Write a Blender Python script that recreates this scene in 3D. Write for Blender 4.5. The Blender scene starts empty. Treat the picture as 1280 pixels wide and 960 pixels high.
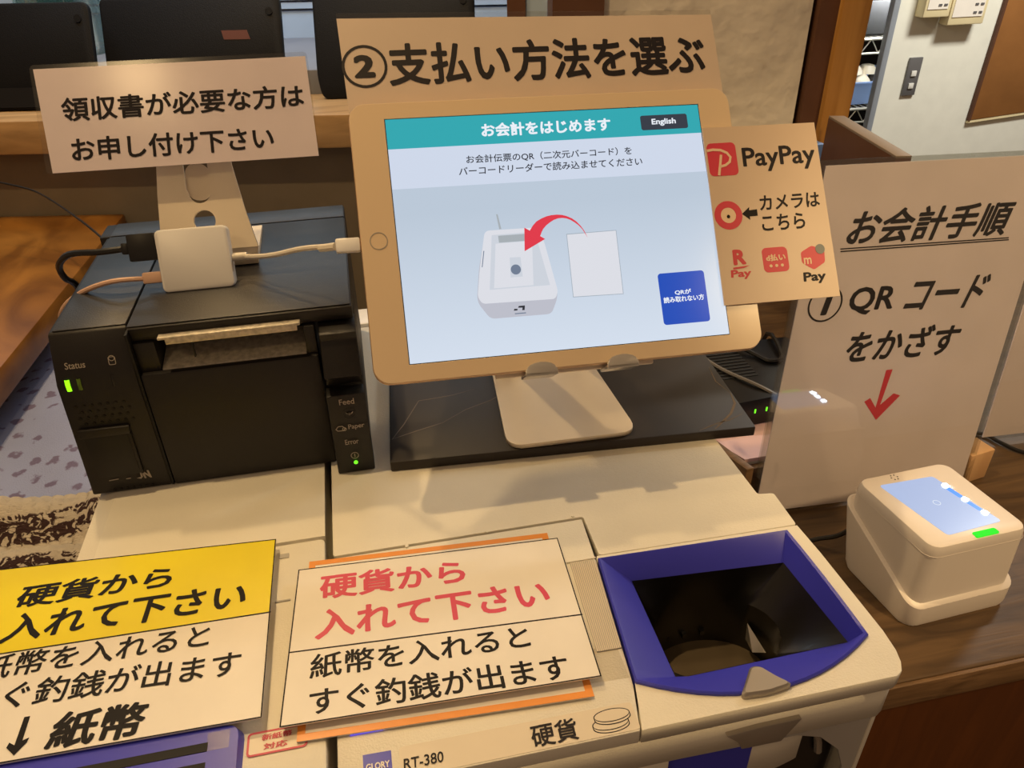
import bpy, bmesh, math, random
from mathutils import Vector, Matrix, noise
random.seed(5)
sc = bpy.context.scene
COL = sc.collection

# ---------------------------------------------------------------- camera
cam_d = bpy.data.cameras.new('camera'); cam = bpy.data.objects.new('camera', cam_d); COL.objects.link(cam)
cam_d.sensor_width = 36.0; cam_d.lens = 36.0 * 961.0 / 1280.0; cam_d.clip_start = 0.01
_r = Vector((0.97828, -0.20661, -0.01676)); _u = Vector((0.12478, 0.52240, 0.84352)); _b = Vector((-0.16552, -0.82729, 0.53684))
M = Matrix((_r, _u, _b)).transposed().to_4x4(); M.translation = (0, 0, 0.335)
cam.matrix_world = M
sc.camera = cam

# ---------------------------------------------------------------- world, lights, exposure
sc.view_settings.view_transform = 'Standard'; sc.view_settings.look = 'None'
sc.view_settings.gamma = 1.0; sc.view_settings.use_curve_mapping = False
sc.view_settings.exposure = -0.04
w = bpy.data.worlds.new('room_glow'); sc.world = w; w.use_nodes = True
w.node_tree.nodes['Background'].inputs[0].default_value = (1.0, 0.66, 0.42, 1)
w.node_tree.nodes['Background'].inputs[1].default_value = 0.22

def point(name, loc, power, col, r=0.04):
    l = bpy.data.lights.new(name, 'POINT'); l.energy = power; l.color = col; l.shadow_soft_size = r
    o = bpy.data.objects.new(name, l); o.location = loc; COL.objects.link(o); return o
def area(name, loc, target, power, col, sx, sy):
    l = bpy.data.lights.new(name, 'AREA'); l.energy = power; l.color = col; l.shape = 'RECTANGLE'; l.size = sx; l.size_y = sy
    o = bpy.data.objects.new(name, l); o.location = loc; COL.objects.link(o)
    o.rotation_euler = (Vector(target) - Vector(loc)).to_track_quat('-Z', 'Y').to_euler(); return o
WARM = (1.0, 0.69, 0.335)
point('pendant_lamp_light', (-0.22, 0.47, 1.25), 25.0, WARM, 0.016)
point('window_side_lamp_light', (-0.27, 0.93, 1.12), 16.0, WARM, 0.025)
point('front_lamp_light', (-0.46, -0.30, 1.02), 3.2, WARM, 0.05)
point('ceiling_lamp_light', (0.30, 0.80, 1.9), 11.0, WARM, 0.08)
def spot(name, loc, target, power, col, deg, r):
    l = bpy.data.lights.new(name, 'SPOT'); l.energy = power; l.color = col; l.spot_size = math.radians(deg); l.spot_blend = 0.6; l.shadow_soft_size = r
    o = bpy.data.objects.new(name, l); o.location = loc; COL.objects.link(o)
    o.rotation_euler = (Vector(target) - Vector(loc)).to_track_quat('-Z', 'Y').to_euler(); return o
spot('sign_fill_spot', (0.85, -0.40, 1.05), (0.60, 0.50, -0.05), 54.0, WARM, 38, 0.05)  # added fill, not a known lamp: brightens standing sign, scanner and counter
area('kitchen_light', (1.9, 1.35, 1.25), (1.8, 2.2, -0.1), 36.0, (1.0, 0.96, 0.86), 0.5, 0.2)
area('rack_fill', (1.74, 2.31, 0.10), (1.68, 2.46, -0.2), 3.0, (0.95, 0.97, 1.0), 0.12, 0.12)  # small fill added beside the wire rack so its contents show
area('window_recess_fill', (-0.1, 1.30, 0.62), (-0.10, 1.50, 0.14), 3.2, (0.62, 0.80, 1.0), 1.0, 0.12)  # cool fill added inside the recess, aimed back at upper shelf and window frame

# ---------------------------------------------------------------- materials
def lin(c):
    return tuple(((v / 255.0) / 12.92 if v / 255.0 <= 0.04045 else ((v / 255.0 + 0.055) / 1.055) ** 2.4) for v in c) + (1.0,)
MATS = {}
def mk(name, rgb, rough=0.5, metal=0.0, spec=0.5, var=0.04, vscale=20.0, bump=0.0, bscale=200.0, trans=0.0, alpha=1.0, coat=0.0, stretch=None, bdist=0.002):
    m = bpy.data.materials.new(name); m.use_nodes = True; nt = m.node_tree; b = nt.nodes['Principled BSDF']
    b.inputs['Roughness'].default_value = rough; b.inputs['Metallic'].default_value = metal
    b.inputs['Specular IOR Level'].default_value = spec; b.inputs['Coat Weight'].default_value = coat
    b.inputs['Transmission Weight'].default_value = trans; b.inputs['Alpha'].default_value = alpha
    c = lin(rgb)
    tc = nt.nodes.new('ShaderNodeTexCoord'); mp = nt.nodes.new('ShaderNodeMapping'); nt.links.new(tc.outputs['Object'], mp.inputs[0])
    if stretch: mp.inputs['Scale'].default_value = stretch
    n = nt.nodes.new('ShaderNodeTexNoise'); n.inputs['Scale'].default_value = vscale; n.inputs['Detail'].default_value = 4
    nt.links.new(mp.outputs[0], n.inputs['Vector'])
    r = nt.nodes.new('ShaderNodeValToRGB'); nt.links.new(n.outputs['Fac'], r.inputs[0])
    r.color_ramp.elements[0].position = 0.3; r.color_ramp.elements[1].position = 0.7
    r.color_ramp.elements[0].color = tuple(v * (1 - var) for v in c[:3]) + (1,)
    r.color_ramp.elements[1].color = tuple(min(1, v * (1 + var)) for v in c[:3]) + (1,)
    nt.links.new(r.outputs[0], b.inputs['Base Color'])
    if bump:
        n2 = nt.nodes.new('ShaderNodeTexNoise'); n2.inputs['Scale'].default_value = bscale; n2.inputs['Detail'].default_value = 3
        nt.links.new(mp.outputs[0], n2.inputs['Vector'])
        bp = nt.nodes.new('ShaderNodeBump'); bp.inputs['Strength'].default_value = bump; bp.inputs['Distance'].default_value = bdist
        nt.links.new(n2.outputs['Fac'], bp.inputs['Height']); nt.links.new(bp.outputs[0], b.inputs['Normal'])
    MATS[name] = m; return m
def glow(name, rgb, strength=1.0, rough=0.2):
    m = bpy.data.materials.new(name); m.use_nodes = True; b = m.node_tree.nodes['Principled BSDF']
    b.inputs['Base Color'].default_value = (0.01, 0.01, 0.01, 1); b.inputs['Roughness'].default_value = rough
    b.inputs['Specular IOR Level'].default_value = 0.25
    b.inputs['Emission Color'].default_value = lin(rgb); b.inputs['Emission Strength'].default_value = strength
    MATS[name] = m; return m
def wood(name, ca, cb, scale=6.0, stretch=(1, 8, 8), rough=0.5, bump=0.3, spec=0.4):
    m = bpy.data.materials.new(name); m.use_nodes = True; nt = m.node_tree; b = nt.nodes['Principled BSDF']
    b.inputs['Roughness'].default_value = rough; b.inputs['Specular IOR Level'].default_value = spec
    tc = nt.nodes.new('ShaderNodeTexCoord'); mp = nt.nodes.new('ShaderNodeMapping'); nt.links.new(tc.outputs['Object'], mp.inputs[0])
    mp.inputs['Scale'].default_value = stretch
    n = nt.nodes.new('ShaderNodeTexNoise'); n.inputs['Scale'].default_value = scale; n.inputs['Detail'].default_value = 8; n.inputs['Distortion'].default_value = 1.2
    nt.links.new(mp.outputs[0], n.inputs['Vector'])
    r = nt.nodes.new('ShaderNodeValToRGB'); nt.links.new(n.outputs['Fac'], r.inputs[0])
    r.color_ramp.elements[0].position = 0.35; r.color_ramp.elements[1].position = 0.65
    r.color_ramp.elements[0].color = lin(ca); r.color_ramp.elements[1].color = lin(cb)
    nt.links.new(r.outputs[0], b.inputs['Base Color'])
    bp = nt.nodes.new('ShaderNodeBump'); bp.inputs['Strength'].default_value = bump; bp.inputs['Distance'].default_value = 0.001
    nt.links.new(n.outputs['Fac'], bp.inputs['Height']); nt.links.new(bp.outputs[0], b.inputs['Normal'])
    MATS[name] = m; return m

mk('machine_white', (230, 224, 208), 0.42, bump=0.15, bscale=900, spec=0.4)
mk('machine_grey', (176, 172, 166), 0.5)
mk('gap_dark', (14, 12, 10), 0.7)
mk('paper', (236, 230, 220), 0.4, bump=0.12, bscale=60, spec=0.4)
mk('paper_sign', (240, 228, 238), 0.42, bump=0.12, bscale=40, spec=0.35)
mk('paper_card', (204, 182, 160), 0.35, spec=0.4)
mk('ink', (22, 18, 18), 0.5, var=0, spec=0.2)
mk('ink_grey', (34, 30, 34), 0.5, var=0, spec=0.2)
mk('ink_red', (214, 70, 100), 0.45, var=0)
mk('ink_dark_red', (196, 46, 60), 0.45, var=0)
mk('logo_red', (204, 50, 72), 0.45, var=0)
mk('logo_cream', (228, 200, 168), 0.45, var=0)
mk('logo_grey', (110, 118, 120), 0.45, var=0)
mk('pink_paper', (236, 200, 204), 0.5)
mk('yellow_paper', (240, 222, 40), 0.3, bump=0.1, bscale=40)
mk('orange_print', (236, 152, 70), 0.35)
mk('film', (235, 235, 230), 0.1, alpha=0.22, spec=0.6, bump=0.2, bscale=25)
mk('printer_black', (30, 27, 25), 0.45, bump=0.1, bscale=1500, spec=0.4)
mk('printer_top', (42, 41, 42), 0.36, bump=0.12, bscale=1200, spec=0.6, var=0.12, vscale=30)
mk('printer_dark', (16, 14, 13), 0.5)
mk('printer_print', (170, 160, 148), 0.5, var=0)
mk('receipt_steel', (205, 196, 178), 0.4, metal=0.2, var=0.25, vscale=300)
mk('led_dim', (90, 120, 30), 0.4)
mk('aluminium', (234, 220, 198), 0.45, metal=0.15, bump=0.04, bscale=1500)
mk('clip_silver', (205, 200, 192), 0.25, metal=0.7)
mk('tablet_bezel', (218, 194, 162), 0.22, spec=0.5, var=0.01)
mk('tablet_gold', (212, 176, 140), 0.35, metal=0.6, var=0.02)
mk('tablet_black', (11, 11, 14), 0.6, spec=0.2, bump=0.2, bscale=700)
mk('tag_red', (92, 48, 40), 0.6)
mk('white_plastic', (232, 230, 228), 0.3, var=0.01)
mk('scanner_white', (220, 212, 206), 0.38, var=0.01)
mk('cable_white', (222, 214, 200), 0.45)
mk('cable_beige', (216, 176, 150), 0.5)
mk('cable_black', (20, 18, 17), 0.4)
mk('cable_grey', (110, 104, 98), 0.45)
mk('blue_plastic', (62, 64, 190), 0.32, spec=0.4, var=0.03)
mk('black_plastic', (22, 20, 18), 0.3, spec=0.5, coat=0.1)
mk('coin_brass', (112, 98, 76), 0.4, metal=0.4)
mk('tab_steel', (176, 168, 158), 0.35, metal=0.5)
mk('plaster', (214, 206, 194), 0.9, bump=1.0, bscale=26, bdist=0.005, var=0.08, vscale=12, spec=0.15)
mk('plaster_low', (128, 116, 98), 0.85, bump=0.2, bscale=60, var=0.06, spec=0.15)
mk('white_wall', (232, 232, 220), 0.85, bump=0.4, bscale=18, var=0.03, spec=0.15)
mk('ivory_plastic', (236, 222, 178), 0.45)
mk('switch_grey', (112, 112, 114), 0.4, metal=0.3)
mk('switch_key', (220, 220, 214), 0.35)
mk('steel_trim', (176, 188, 202), 0.35, metal=0.4)
mk('dark_panel', (92, 62, 46), 0.55, spec=0.25, var=0.1)
mk('panel_edge', (128, 114, 102), 0.55, spec=0.3)
mk('brown_panel', (150, 102, 56), 0.6, var=0.12, vscale=8, spec=0.2, bump=0.2, bscale=50)
mk('window_shelf', (120, 122, 132), 0.35)
mk('paper_tan', (198, 180, 164), 0.35, spec=0.4)
mk('window_white', (168, 190, 216), 0.5)
mk('wire_steel', (190, 186, 172), 0.35, metal=0.6)
mk('kitchen_dark', (38, 38, 38), 0.6)
mk('basin_blue', (142, 172, 226), 0.4)
mk('bowl_cream', (226, 214, 190), 0.4)
mk('bowl_dark', (44, 40, 36), 0.4)
mk('floor', (96, 78, 60), 0.6)
mk('ceiling', (196, 180, 156), 0.9)
mk('router_black', (16, 16, 18), 0.35, spec=0.4)
mk('blue_box', (130, 168, 236), 0.5)
mk('label_film', (220, 208, 188), 0.35)
mk('outline_pink', (206, 84, 100), 0.5)
mk('knit_cream', (206, 190, 164), 0.9, bump=0.8, bscale=400, spec=0.1, stretch=(1, 3, 1))
mk('knit_brown', (74, 46, 36), 0.95, spec=0.1, var=0.3, vscale=300)
wood('counter_wood', (66, 49, 32), (94, 72, 48), 7.0, (1.2, 9, 9), 0.5, 0.4)
wood('counter_edge', (120, 92, 64), (92, 68, 44), 12.0, (1.5, 9, 9), 0.5, 0.6)
wood('counter_front', (78, 44, 22), (88, 50, 24), 7.0, (8, 8, 1), 0.6, 0.1, 0.15)
wood('desk_wood', (112, 70, 24), (160, 108, 44), 4.0, (3, 1.5, 3), 0.36, 0.4)
wood('desk_edge', (86, 52, 20), (112, 70, 30), 6.0, (3, 1, 3), 0.5, 0.2)
wood('sill_wood', (160, 128, 88), (190, 154, 108), 5.0, (1, 8, 8), 0.35, 0.15)
wood('pillar_wood', (160, 112, 52), (188, 140, 74), 3.0, (8, 8, 1.2), 0.45, 0.3)
wood('block_wood', (190, 150, 110), (206, 168, 126), 8.0, (6, 6, 1), 0.5, 0.1)
# marble slab
mk('marble_vein', (96, 82, 66), 0.45)
m = mk('marble', (36, 28, 23), 0.5, spec=0.5, var=0.15, vscale=9); nt = m.node_tree; b = nt.nodes['Principled BSDF']
tc = nt.nodes.new('ShaderNodeTexCoord'); n = nt.nodes.new('ShaderNodeTexNoise'); n.inputs['Scale'].default_value = 5.5; n.inputs['Detail'].default_value = 3; n.inputs['Distortion'].default_value = 0.6
nt.links.new(tc.outputs['Object'], n.inputs['Vector'])
s1 = nt.nodes.new('ShaderNodeMath'); s1.operation = 'SUBTRACT'; s1.inputs[1].default_value = 0.5; nt.links.new(n.outputs['Fac'], s1.inputs[0])
s2 = nt.nodes.new('ShaderNodeMath'); s2.operation = 'ABSOLUTE'; nt.links.new(s1.outputs[0], s2.inputs[0])
rp = nt.nodes.new('ShaderNodeValToRGB'); rp.color_ramp.elements[0].color = (0.55, 0.55, 0.55, 1); rp.color_ramp.elements[0].position = 0.0
rp.color_ramp.elements[1].color = (0, 0, 0, 1); rp.color_ramp.elements[1].position = 0.004; nt.links.new(s2.outputs[0], rp.inputs[0])
n3 = nt.nodes.new('ShaderNodeTexNoise'); n3.inputs['Scale'].default_value = 9; nt.links.new(tc.outputs['Object'], n3.inputs['Vector'])
r3 = nt.nodes.new('ShaderNodeValToRGB'); r3.color_ramp.elements[0].position = 0.62; r3.color_ramp.elements[1].position = 0.75; nt.links.new(n3.outputs['Fac'], r3.inputs[0])
mu = nt.nodes.new('ShaderNodeMath'); mu.operation = 'MULTIPLY'; nt.links.new(rp.outputs[0], mu.inputs[0]); nt.links.new(r3.outputs[0], mu.inputs[1])
mx = nt.nodes.new('ShaderNodeMixRGB'); nt.links.new(mu.outputs[0], mx.inputs[0])
old = b.inputs['Base Color'].links[0].from_socket; nt.links.new(old, mx.inputs[1]); mx.inputs[2].default_value = lin((150, 130, 108)); nt.links.new(mx.outputs[0], b.inputs['Base Color'])
# pale blue cloth with small plum motifs
m = mk('print_cloth', (148, 156, 190), 0.9, bump=0.5, bscale=900, spec=0.1); nt = m.node_tree; b = nt.nodes['Principled BSDF']
tc = nt.nodes.new('ShaderNodeTexCoord'); mp = nt.nodes.new('ShaderNodeMapping'); mp.inputs['Rotation'].default_value = (0, 0, 0.5); nt.links.new(tc.outputs['Object'], mp.inputs[0])
nn = nt.nodes.new('ShaderNodeTexNoise'); nn.inputs['Scale'].default_value = 110; nt.links.new(tc.outputs['Object'], nn.inputs['Vector'])
va = nt.nodes.new('ShaderNodeVectorMath'); va.operation = 'SCALE'; va.inputs['Scale'].default_value = 0.014; nt.links.new(nn.outputs['Color'], va.inputs[0])
vb = nt.nodes.new('ShaderNodeVectorMath'); vb.operation = 'ADD'; nt.links.new(va.outputs[0], vb.inputs[0]); nt.links.new(mp.outputs[0], vb.inputs[1])
vo = nt.nodes.new('ShaderNodeTexVoronoi'); vo.inputs['Scale'].default_value = 44; vo.inputs['Randomness'].default_value = 0.35; vo.voronoi_dimensions = '3D'; nt.links.new(vb.outputs[0], vo.inputs['Vector'])
rp = nt.nodes.new('ShaderNodeValToRGB'); rp.color_ramp.elements[0].position = 0.2; rp.color_ramp.elements[0].color = (0.75, 0.75, 0.75, 1); rp.color_ramp.elements[1].position = 0.28; rp.color_ramp.elements[1].color = (0, 0, 0, 1)
nt.links.new(vo.outputs['Distance'], rp.inputs[0])
mx = nt.nodes.new('ShaderNodeMixRGB'); nt.links.new(rp.outputs[0], mx.inputs[0]); old = b.inputs['Base Color'].links[0].from_socket
nt.links.new(old, mx.inputs[1]); mx.inputs[2].default_value = lin((98, 78, 104)); nt.links.new(mx.outputs[0], b.inputs['Base Color'])
# cream cloth with bands of brown leaves
m = mk('leaf_cloth', (194, 184, 168), 0.85, bump=0.9, bscale=260, spec=0.15, stretch=(1, 4, 1)); nt = m.node_tree; b = nt.nodes['Principled BSDF']
tc = nt.nodes.new('ShaderNodeTexCoord')
wv = nt.nodes.new('ShaderNodeTexWave'); wv.bands_direction = 'Y'; wv.inputs['Scale'].default_value = 5.2; wv.inputs['Distortion'].default_value = 2.0; wv.inputs['Detail'].default_value = 1; wv.inputs['Phase Offset'].default_value = 1.9
nt.links.new(tc.outputs['Object'], wv.inputs['Vector'])
n2 = nt.nodes.new('ShaderNodeTexNoise'); n2.inputs['Scale'].default_value = 85; n2.inputs['Detail'].default_value = 2; n2.inputs['Distortion'].default_value = 2.5; nt.links.new(tc.outputs['Object'], n2.inputs['Vector'])
ra = nt.nodes.new('ShaderNodeValToRGB'); ra.color_ramp.elements[0].position = 0.72; ra.color_ramp.elements[1].position = 0.78; nt.links.new(wv.outputs['Fac'], ra.inputs[0])
rb = nt.nodes.new('ShaderNodeValToRGB'); rb.color_ramp.elements[0].position = 0.45; rb.color_ramp.elements[1].position = 0.5; nt.links.new(n2.outputs['Fac'], rb.inputs[0])
mu = nt.nodes.new('ShaderNodeMath'); mu.operation = 'MULTIPLY'; nt.links.new(ra.outputs[0], mu.inputs[0]); nt.links.new(rb.outputs[0], mu.inputs[1])
mx = nt.nodes.new('ShaderNodeMixRGB'); nt.links.new(mu.outputs[0], mx.inputs[0]); old = b.inputs['Base Color'].links[0].from_socket
nt.links.new(old, mx.inputs[1]); mx.inputs[2].default_value = lin((62, 44, 44)); nt.links.new(mx.outputs[0], b.inputs['Base Color'])
# clear glass / acrylic
def clear(name, tint, rough=0.05, mixf=0.85):
    m = bpy.data.materials.new(name); m.use_nodes = True; nt = m.node_tree; nt.nodes.clear()
    out = nt.nodes.new('ShaderNodeOutputMaterial'); mx = nt.nodes.new('ShaderNodeMixShader'); t = nt.nodes.new('ShaderNodeBsdfTransparent'); g = nt.nodes.new('ShaderNodeBsdfGlossy')
    t.inputs[0].default_value = tint + (1,); g.inputs['Roughness'].default_value = rough; mx.inputs[0].default_value = 1 - mixf
    nt.links.new(t.outputs[0], mx.inputs[1]); nt.links.new(g.outputs[0], mx.inputs[2]); nt.links.new(mx.outputs[0], out.inputs[0]); MATS[name] = m
clear('acrylic', (0.9, 0.9, 0.88), 0.04, 0.93)
clear('laminate', (0.94, 0.93, 0.91), 0.16, 0.965)
clear('jug_glass', (0.72, 0.82, 0.78), 0.05, 0.8)
S = 1.0
glow('screen_base', (208, 218, 236), S); glow('screen_pale', (190, 206, 226), S); glow('screen_teal', (46, 168, 178), S)
glow('screen_white', (236, 242, 250), S); glow('screen_ink', (40, 44, 54), S); glow('screen_blue', (28, 78, 186), S)
glow('screen_button', (52, 60, 72), S); glow('screen_red', (226, 58, 76), S); glow('screen_body', (222, 224, 232), S)
glow('screen_side', (190, 192, 204), S); glow('screen_floor', (206, 212, 222), S); glow('screen_slot', (168, 176, 182), S)
glow('screen_lens', (112, 126, 148), S); glow('screen_edge', (164, 176, 188), S)
nt = MATS['screen_pale'].node_tree; tc = nt.nodes.new('ShaderNodeTexCoord'); sx = nt.nodes.new('ShaderNodeSeparateXYZ'); rp = nt.nodes.new('ShaderNodeValToRGB')
nt.links.new(tc.outputs['Generated'], sx.inputs[0]); nt.links.new(sx.outputs['Z'], rp.inputs[0]); nt.links.new(rp.outputs[0], nt.nodes['Principled BSDF'].inputs['Emission Color'])
rp.color_ramp.elements[0].color = lin((214, 225, 240)); rp.color_ramp.elements[1].color = lin((188, 202, 218)); rp.color_ramp.elements[1].position = 0.85
glow('led_green', (150, 255, 20), 1.6); glow('led_green_small', (120, 255, 40), 1.3)
glow('scan_green', (10, 232, 24), 1.15, 0.6); glow('scan_led', (215, 235, 255), 45.0); glow('scan_window', (176, 192, 228), 1.0)
glow('scan_streak', (70, 130, 235), 1.6)
glow('window_light', (176, 196, 206), 0.7); glow('led_violet', (110, 90, 235), 0.8)

# ---------------------------------------------------------------- mesh helpers
class Fr:
    """frame: origin, x, y directions and normal"""
    def __init__(s, o, x, y, n=None):
        s.o = Vector(o); s.x = Vector(x); s.y = Vector(y); s.n = Vector(n) if n else s.x.cross(s.y).normalized()
    def p(s, u, v, w=0.0): return s.o + s.x * u + s.y * v + s.n * w
FLAT = Fr((0, 0, 0), (1, 0, 0), (0, 1, 0))

def setp(o, label=None, cat=None, group=None, kind=None):
    if label: o['label'] = label
    if cat: o['category'] = cat
    if group: o['group'] = group
    if kind: o['kind'] = kind
    return o
def thing(name, label, cat, loc, group=None):
    o = bpy.data.objects.new(name, None); COL.objects.link(o); o.location = XF[0](Vector(loc)) if XF[0] else loc; o.empty_display_size = 0.02
    return setp(o, label, cat, group)
def root_loc(parent):
    v = Vector((0, 0, 0)); p = parent
    while p is not None: v += p.location; p = p.parent
    return v
XF = [None]
class MB:
    def __init__(s): s.v = []; s.f = []
    def add(s, vs, fs):
        k = len(s.v); s.v += [Vector(a) for a in vs]; s.f += [tuple(i + k for i in f) for f in fs]; return s
    def box(s, x0, x1, y0, y1, z0, z1, fr=FLAT):
        vs = [fr.p(x, y, z) for z in (z0, z1) for (x, y) in ((x0, y0), (x1, y0), (x1, y1), (x0, y1))]
        return s.add(vs, [(3, 2, 1, 0), (4, 5, 6, 7), (0, 1, 5, 4), (1, 2, 6, 5), (2, 3, 7, 6), (3, 0, 4, 7)])
    def prism(s, pts, w0, w1, fr=FLAT):
        n = len(pts); vs = [fr.p(u, v, w0) for u, v in pts] + [fr.p(u, v, w1) for u, v in pts]
        return s.add(vs, [tuple(range(n))[::-1], tuple(range(n, 2 * n))] + [(i, (i + 1) % n, n + (i + 1) % n, n + i) for i in range(n)])
    def loft(s, rings, cap0=False, cap1=False):
        n = len(rings[0]); vs = [p for r in rings for p in r]; fs = []
        for k in range(len(rings) - 1):
            for i in range(n): fs.append((k * n + i, k * n + (i + 1) % n, (k + 1) * n + (i + 1) % n, (k + 1) * n + i))
        if cap0: fs.append(tuple(range(n))[::-1])
        if cap1: fs.append(tuple(range((len(rings) - 1) * n, len(rings) * n)))
        return s.add(vs, fs)
    def tube(s, pts, r, n=8, smooth=4):
        P = [Vector(p) for p in pts]
        if smooth and len(P) > 2:
            Q = []
            for i in range(len(P) - 1):
                a = P[max(i - 1, 0)]; b_ = P[i]; c = P[i + 1]; d = P[min(i + 2, len(P) - 1)]
                for k in range(smooth):
                    t = k / smooth
                    Q.append(0.5 * ((2 * b_) + (c - a) * t + (2 * a - 5 * b_ + 4 * c - d) * t * t + (3 * b_ - a - 3 * c + d) * t ** 3))
            Q.append(P[-1]); P = Q
        rings = []; up = Vector((0, 0, 1))
        for i, p in enumerate(P):
            t = (P[min(i + 1, len(P) - 1)] - P[max(i - 1, 0)]).normalized()
            if abs(t.dot(up)) > 0.95: up = Vector((0, 1, 0))
            a = t.cross(up).normalized(); b_ = a.cross(t).normalized(); up = b_
            rings.append([p + a * (r * math.cos(2 * math.pi * k / n)) + b_ * (r * math.sin(2 * math.pi * k / n)) for k in range(n)])
        return s.loft(rings, True, True)
    def disc(s, c, r, h, fr=FLAT, n=20):
        return s.prism([(c[0] + r * math.cos(2 * math.pi * k / n), c[1] + r * math.sin(2 * math.pi * k / n)) for k in range(n)], h[0], h[1], fr)
    def lathe(s, c, prof, n=24):
        c = Vector(c); return s.loft([[c + Vector((r * math.cos(2 * math.pi * k / n), r * math.sin(2 * math.pi * k / n), z)) for k in range(n)] for r, z in prof], True, True)
    def build(s, name, mat, parent=None, smooth=False, bevel=0.0, seg=2, kind=None, label=None):
        off = root_loc(parent)
        if XF[0]: s.v = [XF[0](v) for v in s.v]
        me = bpy.data.meshes.new(name); me.from_pydata([v - off for v in s.v], [], s.f)
        bm = bmesh.new(); bm.from_mesh(me); bmesh.ops.recalc_face_normals(bm, faces=bm.faces)
        if bevel:
            es = [e for e in bm.edges if len(e.link_faces) == 2 and e.calc_face_angle(0) > 0.5]
            bmesh.ops.bevel(bm, geom=es, offset=bevel, segments=seg, affect='EDGES', profile=0.5, clamp_overlap=True)
        bm.to_mesh(me); bm.free()
        me.materials.append(MATS[mat]); o = bpy.data.objects.new(name, me); COL.objects.link(o); o.parent = parent
        if smooth or bevel:
            for p in me.polygons: p.use_smooth = True
            try: me.set_sharp_from_angle(angle=math.radians(38))
            except Exception: pass
        if kind: o['kind'] = kind
        if label: o['label'] = label
        return o
def mod(o, t, **k):
    m_ = o.modifiers.new(t, t)
    for a, b_ in k.items(): setattr(m_, a, b_)
    return m_

def rrect(x0, x1, y0, y1, r, n=5):
    pts = []
    for cx, cy, a in ((x1 - r, y1 - r, 0), (x0 + r, y1 - r, 90), (x0 + r, y0 + r, 180), (x1 - r, y0 + r, 270)):
        for k in range(n + 1):
            t = math.radians(a + 90 * k / n); pts.append((cx + r * math.cos(t), cy + r * math.sin(t)))
    return pts
def rpoly(pts, r, n=4):
    """round the corners of a polygon"""
    out = []; N = len(pts)
    for i in range(N):
        a = Vector(pts[i - 1]); b_ = Vector(pts[i]); c = Vector(pts[(i + 1) % N])
        rr = min(r, (a - b_).length * 0.45, (c - b_).length * 0.45)
        p = b_ + (a - b_).normalized() * rr; q = b_ + (c - b_).normalized() * rr
        for k in range(n + 1):
            t = k / n; out.append(tuple((1 - t) ** 2 * p + 2 * t * (1 - t) * b_ + t * t * q))
    return out
def circ(c, r, n=24): return [(c[0] + r * math.cos(2 * math.pi * k / n), c[1] + r * math.sin(2 * math.pi * k / n)) for k in range(n)]

DG = bpy.context.evaluated_depsgraph_get
def curve_mesh(cu):
    o = bpy.data.objects.new('tmp', cu); COL.objects.link(o); dg = DG(); dg.update()
    me = bpy.data.meshes.new_from_object(o.evaluated_get(dg)); bpy.data.objects.remove(o); return me
def plate(name, outline, holes, w0, w1, mat, parent, fr=FLAT, label=None, kind=None, edge=0.0):
    """flat plate with holes"""
    cu = bpy.data.curves.new('c', 'CURVE'); cu.dimensions = '2D'; cu.fill_mode = 'BOTH'; cu.extrude = 0.5
    for pl in [outline] + list(holes):
        sp = cu.splines.new('POLY'); sp.points.add(len(pl) - 1); sp.use_cyclic_u = True
        for i, (a, b_) in enumerate(pl): sp.points[i].co = (a * 100, b_ * 100, 0, 1)
    me = curve_mesh(cu); off = root_loc(parent)
    for v in me.vertices:
        t = v.co.z + 0.5; v.co = fr.p(v.co.x / 100, v.co.y / 100, w0 + (w1 - w0) * t) - off
    bm = bmesh.new(); bm.from_mesh(me); bmesh.ops.remove_doubles(bm, verts=bm.verts, dist=1e-6); bmesh.ops.recalc_face_normals(bm, faces=bm.faces)
    if edge:
        es = [e for e in bm.edges if len(e.link_faces) == 2 and 1.2 < e.calc_face_angle(0) < 1.9 and abs((e.verts[0].co - e.verts[1].co).normalized().dot(fr.n)) < 0.5
              and (e.verts[0].co + off - fr.o).dot(fr.n) > (w0 + w1) / 2]
        bmesh.ops.bevel(bm, geom=es, offset=edge, segments=2, affect='EDGES', profile=0.5, clamp_overlap=True)
    bm.to_mesh(me); bm.free(); me.materials.clear(); me.materials.append(MATS[mat]); me.name = name
    o = bpy.data.objects.new(name, me); COL.objects.link(o); o.parent = parent
    if label: o['label'] = label
    if kind: o['kind'] = kind
    return o
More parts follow.
